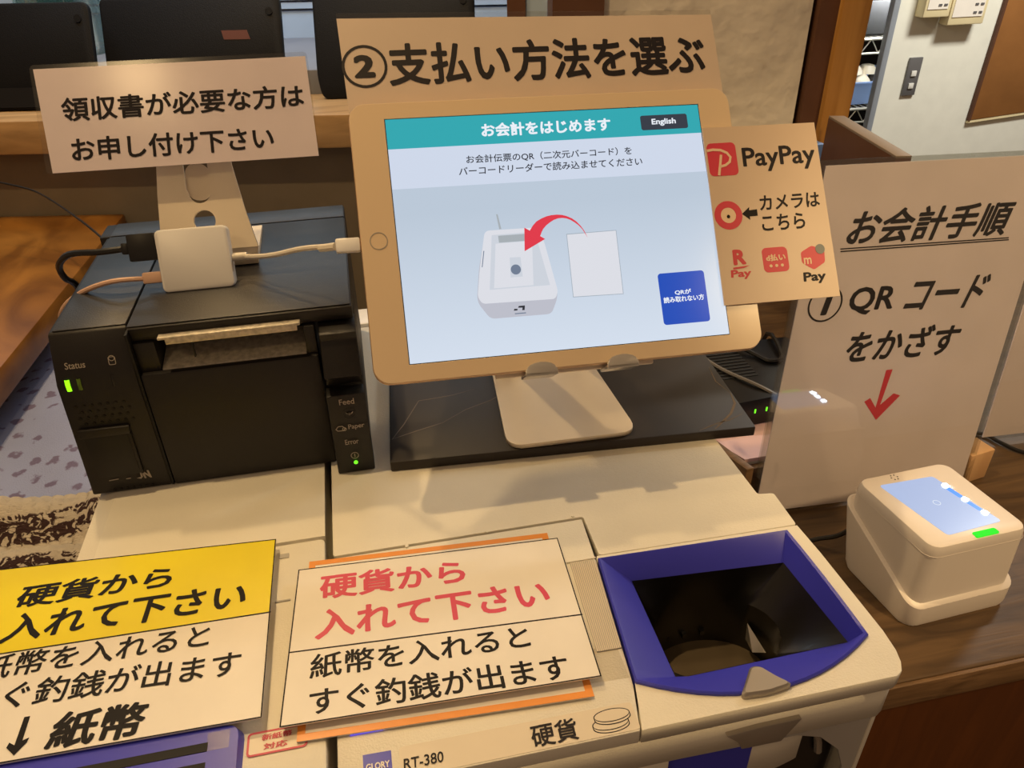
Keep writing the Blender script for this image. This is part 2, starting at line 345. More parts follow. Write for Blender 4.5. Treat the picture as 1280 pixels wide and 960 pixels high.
def text(body, fr, bl, br, tl, w, mat, parent, bold=0.02, name='lettering', res=3):
    """one line of lettering fitted to its place; strokes are thickened by offset copies of the outlines"""
    cu = bpy.data.curves.new('t', 'FONT'); cu.body = body; cu.size = 1.0; cu.resolution_u = res
    src = curve_mesh(cu); V = [v.co.copy() for v in src.vertices]; Fs = [tuple(p.vertices) for p in src.polygons]
    xs = [v.x for v in V]; ys = [v.y for v in V]; x0, x1, y0, y1 = min(xs) - bold, max(xs) + bold, min(ys) - bold, max(ys) + bold; off = root_loc(parent)
    BL, BR, TL = Vector(bl), Vector(br), Vector(tl); nd = 12 if bold > 0.024 else 8
    offs = [(0, 0)] + [(bold * math.cos(2 * math.pi * k / nd), bold * math.sin(2 * math.pi * k / nd)) for k in range(nd)]
    vs = []; fs = []
    for k, (dx, dy) in enumerate(offs):
        b0 = len(vs)
        for v in V:
            q = BL + (BR - BL) * ((v.x + dx - x0) / (x1 - x0)) + (TL - BL) * ((v.y + dy - y0) / (y1 - y0))
            vs.append(fr.p(q.x, q.y, w + 0.00008 + k * 0.000002) - off)
        fs += [tuple(i + b0 for i in f) for f in Fs]
    me = bpy.data.meshes.new(name); me.from_pydata(vs, [], fs); me.materials.append(MATS[mat])
    o = bpy.data.objects.new(name, me); COL.objects.link(o); o.parent = parent
    return o
def flat(name, pts, w, mat, parent, fr, t=0.00012, label=None):
    return MB().prism(pts, w, w + t, fr).build(name, mat, parent, label=label)
def ring(name, c, r, tw, w, mat, parent, fr):
    return plate(name, circ(c, r, 32), [circ(c, r - tw, 32)], w, w + 0.00012, mat, parent, fr)
def struct(name, mb, mat, **k):
    o = mb.build(name, mat, None, **k); o['kind'] = 'structure'; return o

# ---------------------------------------------------------------- SETTING
# the back wall is turned 11 degrees to the machine; its frame: s along it, w towards the room
WALL = Fr((0, 1.12, 0), (0.9815, -0.1914, 0), (0, 0, 1), (-0.1914, -0.9815, 0))
struct('floor', MB().box(-3, 4, -1.5, 3.4, -1.08, -1.05), 'floor')
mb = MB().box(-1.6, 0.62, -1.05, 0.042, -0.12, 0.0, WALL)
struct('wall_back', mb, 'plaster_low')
struct('wall_back_upper', MB().box(0.348, 0.62, 0.042, 1.5, -0.12, 0.0, WALL).box(-1.6, 0.348, 1.1, 1.5, -0.12, 0, WALL), 'plaster')
# window recess: wooden sill, riser, upper shelf
struct('trim_1', MB().box(-1.6, 0.24, 0.0455, 0.0905, -0.10, 0.0325, WALL), 'sill_wood', bevel=0.003)
struct('trim_2', MB().box(-1.6, 0.345, 0.03, 0.124, -0.43, -0.1005, WALL), 'window_shelf', bevel=0.002)
struct('trim_3', MB().box(0.224, 0.25, 0.124, 1.1, -0.145, -0.105, WALL), 'dark_panel')
struct('trim_4', MB().box(0.281, 0.3475, 0.05, 1.1, -0.105, 0.012, WALL), 'dark_panel')
struct('trim_5', MB().box(0.25, 0.281, 0.124, 1.1, -0.15, -0.11, WALL), 'window_white')
win = MB().box(-1.6, 0.35, 0.124, 0.168, -0.445, -0.41, WALL).box(-1.6, 0.35, 0.172, 0.182, -0.445, -0.405, WALL).box(-1.6, 0.35, 0.186, 0.2, -0.445, -0.402, WALL)
wf = struct('window_1', win, 'window_white')
MB().box(-1.6, 0.35, 0.2, 1.1, -0.45, -0.44, WALL).build('window_pane', 'window_light', wf)
for k in range(4): MB().box(-1.45 + k * 0.56, -1.42 + k * 0.56, 0.2, 1.1, -0.44, -0.41, WALL).build('window_bar', 'window_white', wf)
# pillar at the end of the plaster wall
struct('trim_6', MB().box(0.626, 0.651, -1.05, 1.5, -0.1, 0.01, WALL), 'dark_panel')
struct('trim_7', MB().box(0.651, 0.6885, -1.05, 1.5, -0.1, 0.022, WALL), 'pillar_wood', bevel=0.003)
# white kitchen wall
struct('wall_right', MB().box(1.606, 4.0, 2.2, 2.215, -1.05, 1.6), 'white_wall')
struct('trim_8', MB().box(1.592, 1.612, 2.190, 2.214, -1.05, 1.6), 'steel_trim', bevel=0.003)
struct('wall_kitchen', MB().box(0.4, 4.0, 2.9, 3.0, -1.05, 1.6), 'kitchen_dark')

# ---------------------------------------------------------------- COUNTER
ct = thing('wooden_counter', 'brown wooden counter with worn front edge under scanner and cash machines', 'counter', (0.6, 0.5, -1.05))
poly = [(-0.95, 0.06), (0.246, 0.06), (0.246, 0.3045), (1.7, 0.3045), (1.7, 1.08), (0.66, 0.96), (-0.95, 1.07)]
MB().prism(poly, -0.203, -0.1751).build('worktop', 'counter_wood', ct, bevel=0.0025)
MB().box(0.25, 1.69, 0.301, 0.3045, -0.2028, -0.1768).build('edge_strip', 'counter_edge', ct, bevel=0.001)
MB().box(-0.93, 1.68, 0.325, 0.345, -1.05, -0.203).build('front_panel', 'counter_front', ct)
MB().box(0.2445, 0.2455, 0.325, 0.345, -0.3, -0.21).build('joint', 'gap_dark', ct)
# the desk along the wall at the left
dk = thing('wooden_desk', 'amber brown wooden desk top along the wall left of the printer', 'desk', (-0.8, 0.7, -1.05))
MB().prism([(-1.4, 0.45), (-0.385, 0.45), (-0.338, 1.182), (-1.4, 1.39)], -0.082, -0.05).build('desk_top', 'desk_wood', dk, bevel=0.004)
MB().prism([(-1.4, 0.52), (-1.36, 0.52), (-1.36, 1.3), (-1.4, 1.3)], -1.05, -0.082).build('leg_panel', 'desk_edge', dk)

# ---------------------------------------------------------------- CLOTHS AT THE LEFT
def heightfield(name, x0, x1, y0, y1, zf, mat, nx=60, ny=60, parent=None, thick=0.004):
    mb = MB(); vs = []; fs = []
    for j in range(ny + 1):
        for i in range(nx + 1):
            x = x0 + (x1 - x0) * i / nx; y = y0 + (y1 - y0) * j / ny; vs.append((x, y, zf(x, y)))
    for j in range(ny):
        for i in range(nx):
            a = j * (nx + 1) + i; fs.append((a, a + 1, a + nx + 2, a + nx + 1))
    mb.add(vs, fs); o = mb.build(name, mat, parent, smooth=True); mod(o, 'SOLIDIFY', thickness=thick, offset=-1); return o
def zc(x, y):
    e = min((x + 0.72) / 0.03, (-0.205 - x) / 0.02, (y - 0.575) / 0.03, (0.98 - y) / 0.03, 1.0); e = max(0, e)
    return -0.171 + 0.052 * math.sin(e * math.pi / 2) + e * 0.006 * noise.noise(Vector((x * 9, y * 9, 0))) + e * 0.003 * math.sin(x * 60 + y * 20)
o = heightfield('floral_cloth', -0.73, -0.203, 0.565, 0.99, zc, 'print_cloth')
setp(o, 'pale blue cloth printed with small plum flowers lying under the desk', 'cloth')
def zk(x, y):
    e = min((x + 0.365) / 0.03, (-0.201 - x) / 0.010, (y - 0.28) / 0.03, (0.557 - y) / 0.020, 1.0); e = max(0, e)
    return -0.170 + 0.112 * math.sin(e * math.pi / 2) + e * (0.010 * math.sin(y * 100 + 4.2 + x * 12) + 0.014 * noise.noise(Vector((x * 14, y * 14, 3)))) + e * 0.0010 * math.sin((x + y * .4) * 700)
o = heightfield('leaf_print_bag', -0.372, -0.2, 0.27, 0.560, zk, 'leaf_cloth', 90, 110)
setp(o, 'crumpled cream cloth bag with bands of brown leaves beside the bill unit', 'bag')

# ---------------------------------------------------------------- CASH MACHINES
bu = thing('bill_unit', 'white bill unit carrying the receipt printer, left of the narrow black gap', 'cash machine', (-0.12, 0.42, -0.175))
MB().box(-0.1935, -0.0475, 0.212, 0.64, -0.175, -0.012).build('body', 'machine_white', bu, bevel=0.003)
MB().loft([[Vector((x0, y0, z)), Vector((-0.0465, y0, z)), Vector((-0.0465, 0.643, z)), Vector((x0, 0.643, z))] for x0, y0, z in ((-0.199, 0.3705, -0.03), (-0.199, 0.3705, -0.012), (-0.1955, 0.3705, -0.003), (-0.184, 0.3710, 0.0))], True, True).build('rear_cover', 'machine_white', bu)
MB().prism(rpoly([(-0.195, 0.203), (-0.0465, 0.203), (-0.0465, 0.3695), (-0.195, 0.3695)], 0.004), -0.011, -0.0004).build('top_panel', 'machine_white', bu, bevel=0.0015)
MB().box(-0.0745, -0.066, 0.3222, 0.3232, -0.0004, 0.0003).build('seam', 'machine_grey', bu)
MB().box(-0.0735, -0.068, 0.357, 0.3605, -0.0004, 0.0002).build('marker', 'machine_grey', bu)
bz = MB().loft([[Vector((x, y, z)) for x, y in rpoly(pl, 0.006)] for pl, z in (([(-0.196, 0.2), (-0.0845, 0.2), (-0.0845, 0.2455), (-0.196, 0.2485)], -0.001), ([(-0.196, 0.201), (-0.0855, 0.201), (-0.0862, 0.2440), (-0.196, 0.2470)], 0.006))], True, True)
bzo = bz.build('slot_bezel', 'blue_plastic', bu, smooth=True, label='blue plastic bill slot surround')
for y0 in (0.2325, 0.2225, 0.2125): MB().box(-0.19, -0.0995, y0, y0 + 0.0045, 0.0055, 0.0063).build('slot_groove', 'gap_dark', bzo)
flat('tape', [(-0.1, 0.2325), (-0.09, 0.2325), (-0.09, 0.2418), (-0.1, 0.2418)], 0.0061, 'laminate', bzo, FLAT)
stk = plate('sticker', rrect(-0.0832, -0.0553, 0.2293, 0.2417, 0.002), [rrect(-0.0822, -0.0563, 0.2303, 0.2407, 0.0012)], 0.0, 0.00015, 'outline_pink', bu, label='small sticker outlined in pink')
flat('sticker_face', rrect(-0.0822, -0.0563, 0.2303, 0.2407, 0.0012), -0.0001, 'label_film', stk, FLAT)
text('新紙幣', FLAT, (-0.0765, 0.2364), (-0.0625, 0.2364), (-0.0765, 0.2396), 0.0002, 'outline_pink', stk, 0.03)
text('対応', FLAT, (-0.0755, 0.2315), (-0.0645, 0.2315), (-0.0755, 0.2348), 0.0002, 'outline_pink', stk, 0.03)

cu_ = thing('coin_unit', 'large white coin unit with blue coin hopper in front of the tablet', 'cash machine', (0.10, 0.42, -0.175))
def bulge(a, b_, k, n=14):
    a = Vector(a); b_ = Vector(b_); d = (b_ - a); nrm = Vector((d.y, -d.x)).normalized()
    return [tuple(a + d * (i / n) + nrm * (k * 4 * (i / n) * (1 - i / n))) for i in range(n)]
N4 = 14
hop_out = bulge((0.1126, 0.3134), (0.1055, 0.2280), 0.0) + bulge((0.1055, 0.2280), (0.2355, 0.2285), 0.0195) + bulge((0.2355, 0.2285), (0.2335, 0.3105), 0.0008) + bulge((0.2335, 0.3105), (0.1126, 0.3134), 0.0)
corner = [(0.2355, 0.2035), (0.2395, 0.2055), (0.2425, 0.2105), (0.2445, 0.2175), (0.2455, 0.23), (0.244, 0.29)]
plate('rear_cover', rpoly([(-0.0418, 0.3518), (0.1148, 0.3518), (0.1148, 0.3172), (0.2425, 0.3150), (0.2432, 0.3455), (0.2325, 0.3470), (0.2312, 0.41), (0.231, 0.643), (-0.0418, 0.643)], 0.002), [], -0.0102, 0.0, 'machine_white', cu_, edge=0.0008)
plate('hopper_panel', [(0.1003, 0.203)] + corner + [(0.2425, 0.3142), (0.1130, 0.3166), (0.1128, 0.3136)] + [p for p in (hop_out[3 * N4:] + [hop_out[0]])[::-1][1:] + hop_out[N4:3 * N4][::-1]], [], -0.0102, 0.0, 'machine_white', cu_, edge=0.0012)
MB().prism([(-0.0418, 0.203), (0.0995, 0.203), (0.1048, 0.228), (0.1118, 0.3134), (0.1138, 0.3506), (-0.0418, 0.3506)], -0.0102, -0.0004).build('left_panel', 'machine_white', cu_, bevel=0.001)
sh = [(-0.0405, 0.2045), (0.2325, 0.2045)] + [(x - 0.0018, y + 0.0012) for x, y in corner] + [(0.2415, 0.3445), (0.2308, 0.3460), (0.2295, 0.64), (-0.0405, 0.64)]
hole_b = [tuple((Vector(p) - Vector((0.172, 0.268))) * 0.985 + Vector((0.172, 0.268))) for p in hop_out]
plate('upper_case', sh, [hole_b], -0.034, -0.0115, 'machine_white', cu_)
plate('joint_shadow', [((x - 0.1) * 0.992 + 0.1, (y - 0.42) * 0.995 + 0.42) for x, y in sh], [hole_b], -0.0116, -0.0101, 'machine_grey', cu_)
# lower case set back under the coin outlet, with the corner posts
low = [(-0.0405, 0.232), (0.234, 0.232), (0.2395, 0.235), (0.2395, 0.3440), (0.2290, 0.3455), (0.2285, 0.64), (-0.0405, 0.64)]
plate('lower_case', low, [hole_b], -0.075, -0.034, 'machine_white', cu_)
MB().prism(low, -0.175, -0.075).build('base', 'machine_white', cu_)
MB().prism([(0.2325, 0.2055), (0.2385, 0.209), (0.2425, 0.217), (0.2425, 0.24), (0.2325, 0.24)], -0.175, -0.034).build('corner_post', 'machine_white', cu_, bevel=0.001)
MB().prism([(-0.0405, 0.2045), (0.118, 0.2045), (0.118, 0.24), (-0.0405, 0.24)], -0.175, -0.034).build('front_post', 'machine_white', cu_, bevel=0.001)
arch = [(0.118, -0.034), (0.2325, -0.034), (0.2325, -0.175), (0.226, -0.175), (0.2255, -0.08), (0.219, -0.062), (0.205, -0.046), (0.19, -0.0395), (0.118, -0.0375)]
ARF = Fr((0, 0.2075, 0), (1, 0, 0), (0, 0, 1))
MB().prism(arch, -0.0005, 0.001, ARF).build('outlet_arch', 'machine_grey', cu_)
ot = MB().box(0.119, 0.224, 0.214, 0.2315, -0.16, -0.0385).build('coin_outlet', 'black_plastic', cu_, bevel=0.004, label='black coin outlet')
MB().box(0.12, 0.168, 0.209, 0.2145, -0.15, -0.038).build('outlet_lip', 'blue_plastic', ot, bevel=0.002, label='blue lip')
MB().tube([(0.172, 0.2125, -0.05), (0.176, 0.212, -0.041), (0.19, 0.212, -0.0405), (0.206, 0.212, -0.05), (0.212, 0.2125, -0.07)], 0.0022, 8).build('outlet_rail', 'clip_silver', ot, smooth=True)
MB().prism(rpoly([(0.1455, -0.0190), (0.162, -0.0175), (0.186, -0.0172), (0.180, -0.0285), (0.1775, -0.0335), (0.1555, -0.0330), (0.1535, -0.027)], 0.0008), 0.0025, 0.0055, ARF).build('front_ornament', 'tab_steel', cu_, bevel=0.0008, label='grey winged ornament on the front edge')
# hopper
def R3(pl, z): return [Vector((p[0], p[1], z)) for p in pl]
rim_in = [tuple((Vector(p) - Vector((0.172, 0.268))) * 0.965 + Vector((0.172, 0.268))) for p in hop_out]
inner = bulge((0.1312, 0.3035), (0.1312, 0.2340), 0) + bulge((0.1312, 0.2340), (0.2310, 0.2355), 0) + bulge((0.2310, 0.2355), (0.2262, 0.2972), 0) + bulge((0.2262, 0.2972), (0.1312, 0.3035), 0)
outer_low = [tuple((Vector(p) - Vector((0.172, 0.268))) * 0.985 + Vector((0.172, 0.268))) for p in hop_out]
def scl(pl, k, c=(0.178, 0.272)): return [(c[0] + (p[0] - c[0]) * k, c[1] + (p[1] - c[1]) * k) for p in pl]
hp = MB().loft([R3(outer_low, -0.008), R3(hop_out, 0.0), R3(hop_out, 0.0015), R3(scl(hop_out, 0.985, (0.172, 0.268)), 0.0022), R3(rim_in, 0.0016), R3(inner, -0.012)]).build('coin_hopper', 'blue_plastic', cu_, smooth=True, label='deep blue rim of the coin hopper')
# the funnel: from the inner rim down to an oval throat
oval = []
for p in inner:
    a = math.atan2((p[1] - 0.269) / 0.034, (p[0] - 0.179) / 0.050); oval.append((0.173 + 0.0400 * math.cos(a), 0.272 + 0.0290 * math.sin(a)))
mid = [(a[0] * 0.45 + b_[0] * 0.55, a[1] * 0.45 + b_[1] * 0.55) for a, b_ in zip(inner, oval)]
MB().loft([R3(inner, -0.0118), R3(mid, -0.028), R3(oval, -0.036), R3([(0.173 + (x - 0.173) * .97, 0.272 + (y - 0.272) * .97) for x, y in oval], -0.0736)]).build('funnel', 'black_plastic', hp, smooth=True)
MB().prism([(0.130, 0.24), (0.215, 0.24), (0.215, 0.304), (0.130, 0.304)], -0.0748, -0.0736).build('coin_plate', 'coin_brass', hp, label='brass coloured coin plate at the bottom')
MB().add([(0.2040, 0.288, -0.050), (0.2100, 0.272, -0.060), (0.2020, 0.274, -0.060), (0.2035, 0.286, -0.062)], [(0, 1, 2), (0, 2, 3), (0, 3, 1), (1, 3, 2)]).build('deflector', 'clip_silver', hp)
for k in range(3): MB().box(0.1545 + k * 0.012, 0.1575 + k * 0.012, 0.2975, 0.3005, -0.066, -0.0625).build('tooth', 'black_plastic', hp)
tabp = rpoly([(0.1522, 0.2078), (0.1585, 0.2150), (0.1645, 0.2225), (0.1695, 0.2222), (0.1755, 0.2140), (0.1812, 0.2085), (0.167, 0.2068)], 0.0035)
MB().loft([R3(tabp, -0.001), R3(tabp, 0.0028), R3(scl(tabp, 0.86, (0.1665, 0.2125)), 0.0042)], False, True).build('release_tab', 'tab_steel', hp, smooth=True, label='silver triangular tab on the front rim')
# ribbed vent strip
vp = [(0.0958, 0.3145), (0.1108, 0.3142), (0.1060, 0.250), (0.0925, 0.2503)]
vt = MB().prism(vp, -0.0004, 0.0001).build('vent_strip', 'machine_grey', cu_)
mb = MB()
for k in range(13):
    t0 = (k + 0.2) / 13; t1 = (k + 0.7) / 13
    A = Vector(vp[0]).lerp(Vector(vp[1]), t0); B = Vector(vp[0]).lerp(Vector(vp[1]), t1); C_ = Vector(vp[3]).lerp(Vector(vp[2]), t1); D = Vector(vp[3]).lerp(Vector(vp[2]), t0)
    mb.prism([tuple(A), tuple(B), tuple(C_), tuple(D)], 0.0001, 0.0007)
mb.build('vent_ribs', 'label_film', vt, kind='stuff')
MB().box(0.094, 0.112, 0.315, 0.3158, -0.0004, 0.0006).build('seam', 'machine_white', cu_)
for (x, y) in ((0.0025, 0.350), (0.0525, 0.352), (0.1085, 0.3535)): MB().disc((x, y), 0.0011, (-0.0002, 0.0008)).build('bump', 'machine_white', cu_)
# front label with the printed words
lb = flat('front_label', rpoly([(-0.0135, 0.2195), (0.1000, 0.2188), (0.1000, 0.2040), (-0.0135, 0.2040)], 0.002), -0.00035, 'label_film', cu_, FLAT)
text('RT-380', FLAT, (-0.0121, 0.2077), (0.0062, 0.2077), (-0.0118, 0.2131), 0, 'ink_grey', lb, 0.012)
text('硬貨', FLAT, (0.0478, 0.2052), (0.0702, 0.2050), (0.0483, 0.2168), 0, 'ink_grey', lb, 0.016)
def coin_disc(cx, cy, rx, ry, h, w_):
    """a drawn coin: outline of the face, outline of the rim below it, filled with the label colour so that the upper coin covers the lower"""
    def arc(a0, a1, dy, k=1.0): return [(cx + (rx * k) * math.cos(a0 + (a1 - a0) * i / 20), cy + dy + (ry * k) * math.sin(a0 + (a1 - a0) * i / 20)) for i in range(21)]
    t_ = 0.0005
    out = arc(0, math.pi, 0) + arc(math.pi, 2 * math.pi, -h)
    big = [(cx + (x - cx) * (1 + t_ / rx), (cy - h / 2) + (y - (cy - h / 2)) * (1 + t_ / (ry + h / 2))) for x, y in out]
    flat('coin_outline', big, w_, 'ink_grey', lb, FLAT, 0.00004)
    flat('coin_fill', out, w_ + 0.00005, 'label_film', lb, FLAT, 0.00003)
    low_ = arc(math.pi, 2 * math.pi, 0); flat('coin_outline', low_ + [(x, y - 0.0005) for x, y in low_[::-1]], w_ + 0.0001, 'ink_grey', lb, FLAT, 0.00003)
coin_disc(0.0868, 0.2098, 0.0086, 0.0030, 0.0014, -0.00022)
coin_disc(0.0886, 0.2138, 0.0086, 0.0030, 0.0014, -0.00008)
bs = flat('maker_badge', [(-0.0302, 0.2192), (-0.0172, 0.2188), (-0.0172, 0.2045), (-0.0302, 0.2045)], -0.00035, 'blue_plastic', cu_, FLAT, label='square blue maker badge')
text('GLORY', FLAT, (-0.0290, 0.2108), (-0.0182, 0.2106), (-0.0290, 0.2142), 0, 'paper', bs, 0.03)
MB().box(-0.0355, -0.020, 0.2300, 0.2316, -0.0003, 0.0002).build('indicator_strip', 'led_violet', cu_, label='violet lit indicator strip')
flat('tape', [(0.086, 0.253), (0.104, 0.2525), (0.104, 0.232), (0.084, 0.233)], -0.0003, 'laminate', cu_, FLAT)

# ---------------------------------------------------------------- CARDS ON THE MACHINES
def sheet_thing(name, label, cat, outline, z0, th, mat, group=None):
    c = Vector((sum(p[0] for p in outline) / len(outline), sum(p[1] for p in outline) / len(outline), z0))
    t = thing(name, label, cat, c, group); MB().prism(outline, z0, z0 + th).build('card', mat, t); return t
oc = sheet_thing('orange_bordered_card', 'laminated card with an orange border, lying beneath the red lettered card', 'card', [(-0.0556, 0.3488), (0.0885, 0.3409), (0.0831, 0.2244), (-0.0601, 0.2315)], 0.0008, 0.0006, 'paper')
plate('border', [(-0.0556, 0.3488), (0.0885, 0.3409), (0.0831, 0.2244), (-0.0601, 0.2315)], [[(-0.0520, 0.3450), (0.0845, 0.3375), (0.0795, 0.2282), (-0.0562, 0.2350)]], 0.0014, 0.0016, 'orange_print', oc, label='orange border')
Wq = [(-0.061, 0.3392), (0.0925, 0.331), (0.0889, 0.2316), (-0.0675, 0.2378)]
wc = sheet_thing('coin_card', 'white card with red and black Japanese lettering on the coin unit', 'card', Wq, 0.0050, 0.0008, 'paper')
MB().box(-0.05, 0.08, 0.245, 0.325, 0.0016, 0.0050).build('foam_pad', 'paper', wc)
plate('border', Wq, [[(-0.0604, 0.3386), (0.0919, 0.3304), (0.0883, 0.2322), (-0.0668, 0.2384)]], 0.0058, 0.0059, 'ink', wc)
ZF = 0.0058
text('硬貨から', FLAT, (-0.0491, 0.3131), (0.0331, 0.3076), (-0.0485, 0.3318), ZF, 'ink_red', wc, 0.028)
text('入れて下さい', FLAT, (-0.0515, 0.2855), (0.0762, 0.2805), (-0.0508, 0.3057), ZF, 'ink_red', wc, 0.028)
flat('rule', [(-0.0648, 0.2802), (0.0906, 0.2708), (0.0906, 0.2716), (-0.0648, 0.2810)], ZF, 'ink_grey', wc, FLAT)
text('紙幣を入れると', FLAT, (-0.0540, 0.2615), (0.0589, 0.2562), (-0.0532, 0.2766), ZF, 'ink', wc, 0.016)
text('すぐ釣銭が出ます', FLAT, (-0.0540, 0.2408), (0.0742, 0.2335), (-0.0537, 0.2560), ZF, 'ink', wc, 0.016)
Yq = [(-0.2350, 0.3765), (-0.0745, 0.3660), (-0.0755, 0.2435), (-0.2330, 0.2462)]
yc = sheet_thing('bill_card', 'card with yellow upper half and black Japanese lettering on the bill unit', 'card', Yq, 0.0070, 0.0008, 'paper')
MB().box(-0.19, -0.083, 0.253, 0.36, -0.0003, 0.0069).build('foam_pad', 'paper', yc)
flat('yellow_half', [(-0.2349, 0.3764), (-0.0746, 0.3659), (-0.0752, 0.3085), (-0.2340, 0.3110)], 0.0078, 'yellow_paper', yc, FLAT, label='yellow upper half')
ZY = 0.0080
def Ys(p): return (p[0] * 0.986 - 0.0 , p[1] * 0.986)
YF = Fr((0, 0, 0.0), (0.986, 0, 0), (0, 0.986, 0), (0, 0, 1))
plate('border', Yq, [[(-0.2344, 0.3758), (-0.0751, 0.3654), (-0.0761, 0.2441), (-0.2324, 0.2468)]], 0.00795, 0.00805, 'ink', yc)
text('硬貨から', YF, (-0.2178, 0.3468), (-0.1337, 0.3445), (-0.2165, 0.3640), ZY, 'ink', yc, 0.026)
text('入れて下さい', YF, (-0.2178, 0.3222), (-0.0905, 0.3190), (-0.2165, 0.3425), ZY, 'ink', yc, 0.026)
flat('rule', [(-0.2300, 0.3153), (-0.0757, 0.3125), (-0.0757, 0.3133), (-0.2300, 0.3161)], 0.0079, 'ink_grey', yc, YF)
text('紙幣を入れると', YF, (-0.2212, 0.2990), (-0.107, 0.2962), (-0.2208, 0.3148), ZY, 'ink', yc, 0.012)
text('すぐ釣銭が出ます', YF, (-0.2212, 0.2798), (-0.0894, 0.2742), (-0.2208, 0.2958), ZY, 'ink', yc, 0.012)
text('紙幣', YF, (-0.1755, 0.2512), (-0.1325, 0.2490), (-0.1735, 0.2710), ZY, 'ink', yc, 0.03)
flat('arrow', [(-0.1893, 0.2722), (-0.1867, 0.2722), (-0.1863, 0.2590), (-0.1836, 0.2600), (-0.1840, 0.2575), (-0.1878, 0.2518), (-0.1925, 0.2566), (-0.1920, 0.2592), (-0.1892, 0.2572)], ZY, 'ink', yc, YF)

# ---------------------------------------------------------------- RECEIPT PRINTER
pr = thing('receipt_printer', 'black receipt printer with green status light on the bill unit', 'printer', (-0.105, 0.54, 0.0))
FP = Fr((0, 0.4444, 0), (1, 0, 0), (0, -0.0172, 0.99985), (0, -0.99985, -0.0172))
def prof(x0, x1, x0t, pts, name, mat, parent, bevel=0.0015):
    # pts (y,z) profile, extruded along x
    n = len(pts); mb = MB(); L = [Vector((x0 + (x0t - x0) * max(0, (z - 0.0) / 0.118), y, z)) for y, z in pts]; Rr = [Vector((x1, y, z)) for y, z in pts]
    mb.loft([L, Rr], True, True); return mb.build(name, mat, parent, bevel=bevel)
# side module
prof(-0.1985, -0.1478, -0.1925, [(0.4445, 0.0005), (0.4430, 0.0870), (0.4530, 0.1165), (0.4545, 0.1180), (0.61, 0.1182), (0.61, 0.0005)], 'side_module', 'printer_black', pr)
# main case with opening for the paper slot
prof(-0.1465, -0.0125, -0.1465, [(0.4600, 0.001), (0.4600, 0.0800), (0.4900, 0.0825), (0.4900, 0.1070), (0.4500, 0.1080), (0.4480, 0.1178), (0.61, 0.1182), (0.61, 0.001)], 'main_case', 'printer_black', pr, 0.001)
MB().box(-0.1985, -0.0125, 0.612, 0.64, 0.001, 0.1182).build('rear_case', 'printer_black', pr, bevel=0.0015)
MB().prism([(-0.190, 0.4550), (-0.1482, 0.4550), (-0.1482, 0.6095), (-0.190, 0.6095)], 0.1180, 0.1188).build('side_lid', 'printer_top', pr, bevel=0.0004)
MB().prism([(-0.1468, 0.4500), (-0.0135, 0.4500), (-0.0135, 0.6095), (-0.1468, 0.6095)], 0.1180, 0.1188).build('top_lid', 'printer_top', pr, bevel=0.0004)
MB().prism([(-0.190, 0.6115), (-0.0135, 0.6115), (-0.0135, 0.639), (-0.190, 0.639)], 0.1180, 0.1188).build('rear_lid', 'printer_top', pr, bevel=0.0004)
MB().box(-0.1460, -0.0375, 0.4440, 0.4602, 0.0006, 0.0875).build('front_door', 'printer_black', pr, bevel=0.0015)
MB().box(-0.1460, -0.1335, 0.4480, 0.4905, 0.0865, 0.1078).build('slot_cheek', 'printer_black', pr, bevel=0.0008)
MB().box(-0.0445, -0.0375, 0.4470, 0.4905, 0.0865, 0.1075).build('slot_cheek', 'printer_black', pr, bevel=0.0008)
MB().add([(-0.1330, 0.4480, 0.0885), (-0.0450, 0.4480, 0.0885), (-0.0450, 0.4740, 0.0945), (-0.1330, 0.4740, 0.0945), (-0.1330, 0.4480, 0.0870), (-0.0450, 0.4480, 0.0870), (-0.0450, 0.4740, 0.0870), (-0.1330, 0.4740, 0.0870)],
         [(0, 1, 2, 3), (4, 7, 6, 5), (0, 4, 5, 1), (1, 5, 6, 2), (2, 6, 7, 3), (3, 7, 4, 0)]).build('paper_guide', 'receipt_steel', pr, label='dull steel strip inside the paper slot')
MB().box(-0.1300, -0.0455, 0.4435, 0.4600, 0.1105, 0.1122).box(-0.126, -0.0475, 0.4440, 0.4470, 0.1068, 0.1106).build('exit_lip', 'receipt_steel', pr, bevel=0.0004, label='pale lip over the paper slot')
MB().box(-0.1118, -0.1110, 0.4455, 0.4475, 0.0955, 0.1060).build('tear_pin', 'printer_dark', pr)
MB().box(-0.1478, -0.1464, 0.4442, 0.46, 0.001, 0.116).build('module_joint', 'gap_dark', pr)
# control strip standing proud on the right
prof(-0.0368, -0.0118, -0.0360, [(0.4300, 0.0005), (0.4290, 0.0645), (0.4400, 0.0650), (0.4440, 0.0005)], 'control_panel', 'printer_dark', pr, 0.001)
prof(-0.0365, -0.0118, -0.0350, [(0.4600, 0.0660), (0.4400, 0.0660), (0.4400, 0.0715), (0.4290, 0.0775), (0.4420, 0.0985), (0.4395, 0.1040), (0.4600, 0.1075)], 'release_button', 'printer_black', pr, 0.0012)
FC = Fr((0, 0.4288, 0), (1, 0, 0), (0, 0, 1), (0, -1, 0))
text('Feed', FC, (-0.0287, 0.0574), (-0.0191, 0.0574), (-0.0287, 0.0618), 0.0003, 'printer_print', pr, 0.01)
text('Paper', FC, (-0.0253, 0.0367), (-0.0148, 0.0370), (-0.0253, 0.0416), 0.0003, 'printer_print', pr, 0.01)
text('Error', FC, (-0.0290, 0.0254), (-0.0201, 0.0254), (-0.0290, 0.0296), 0.0003, 'printer_print', pr, 0.01)
ring('feed_key', (-0.0233, 0.0500), 0.0042, 0.0004, 0.0003, 'printer_black', pr, FC)
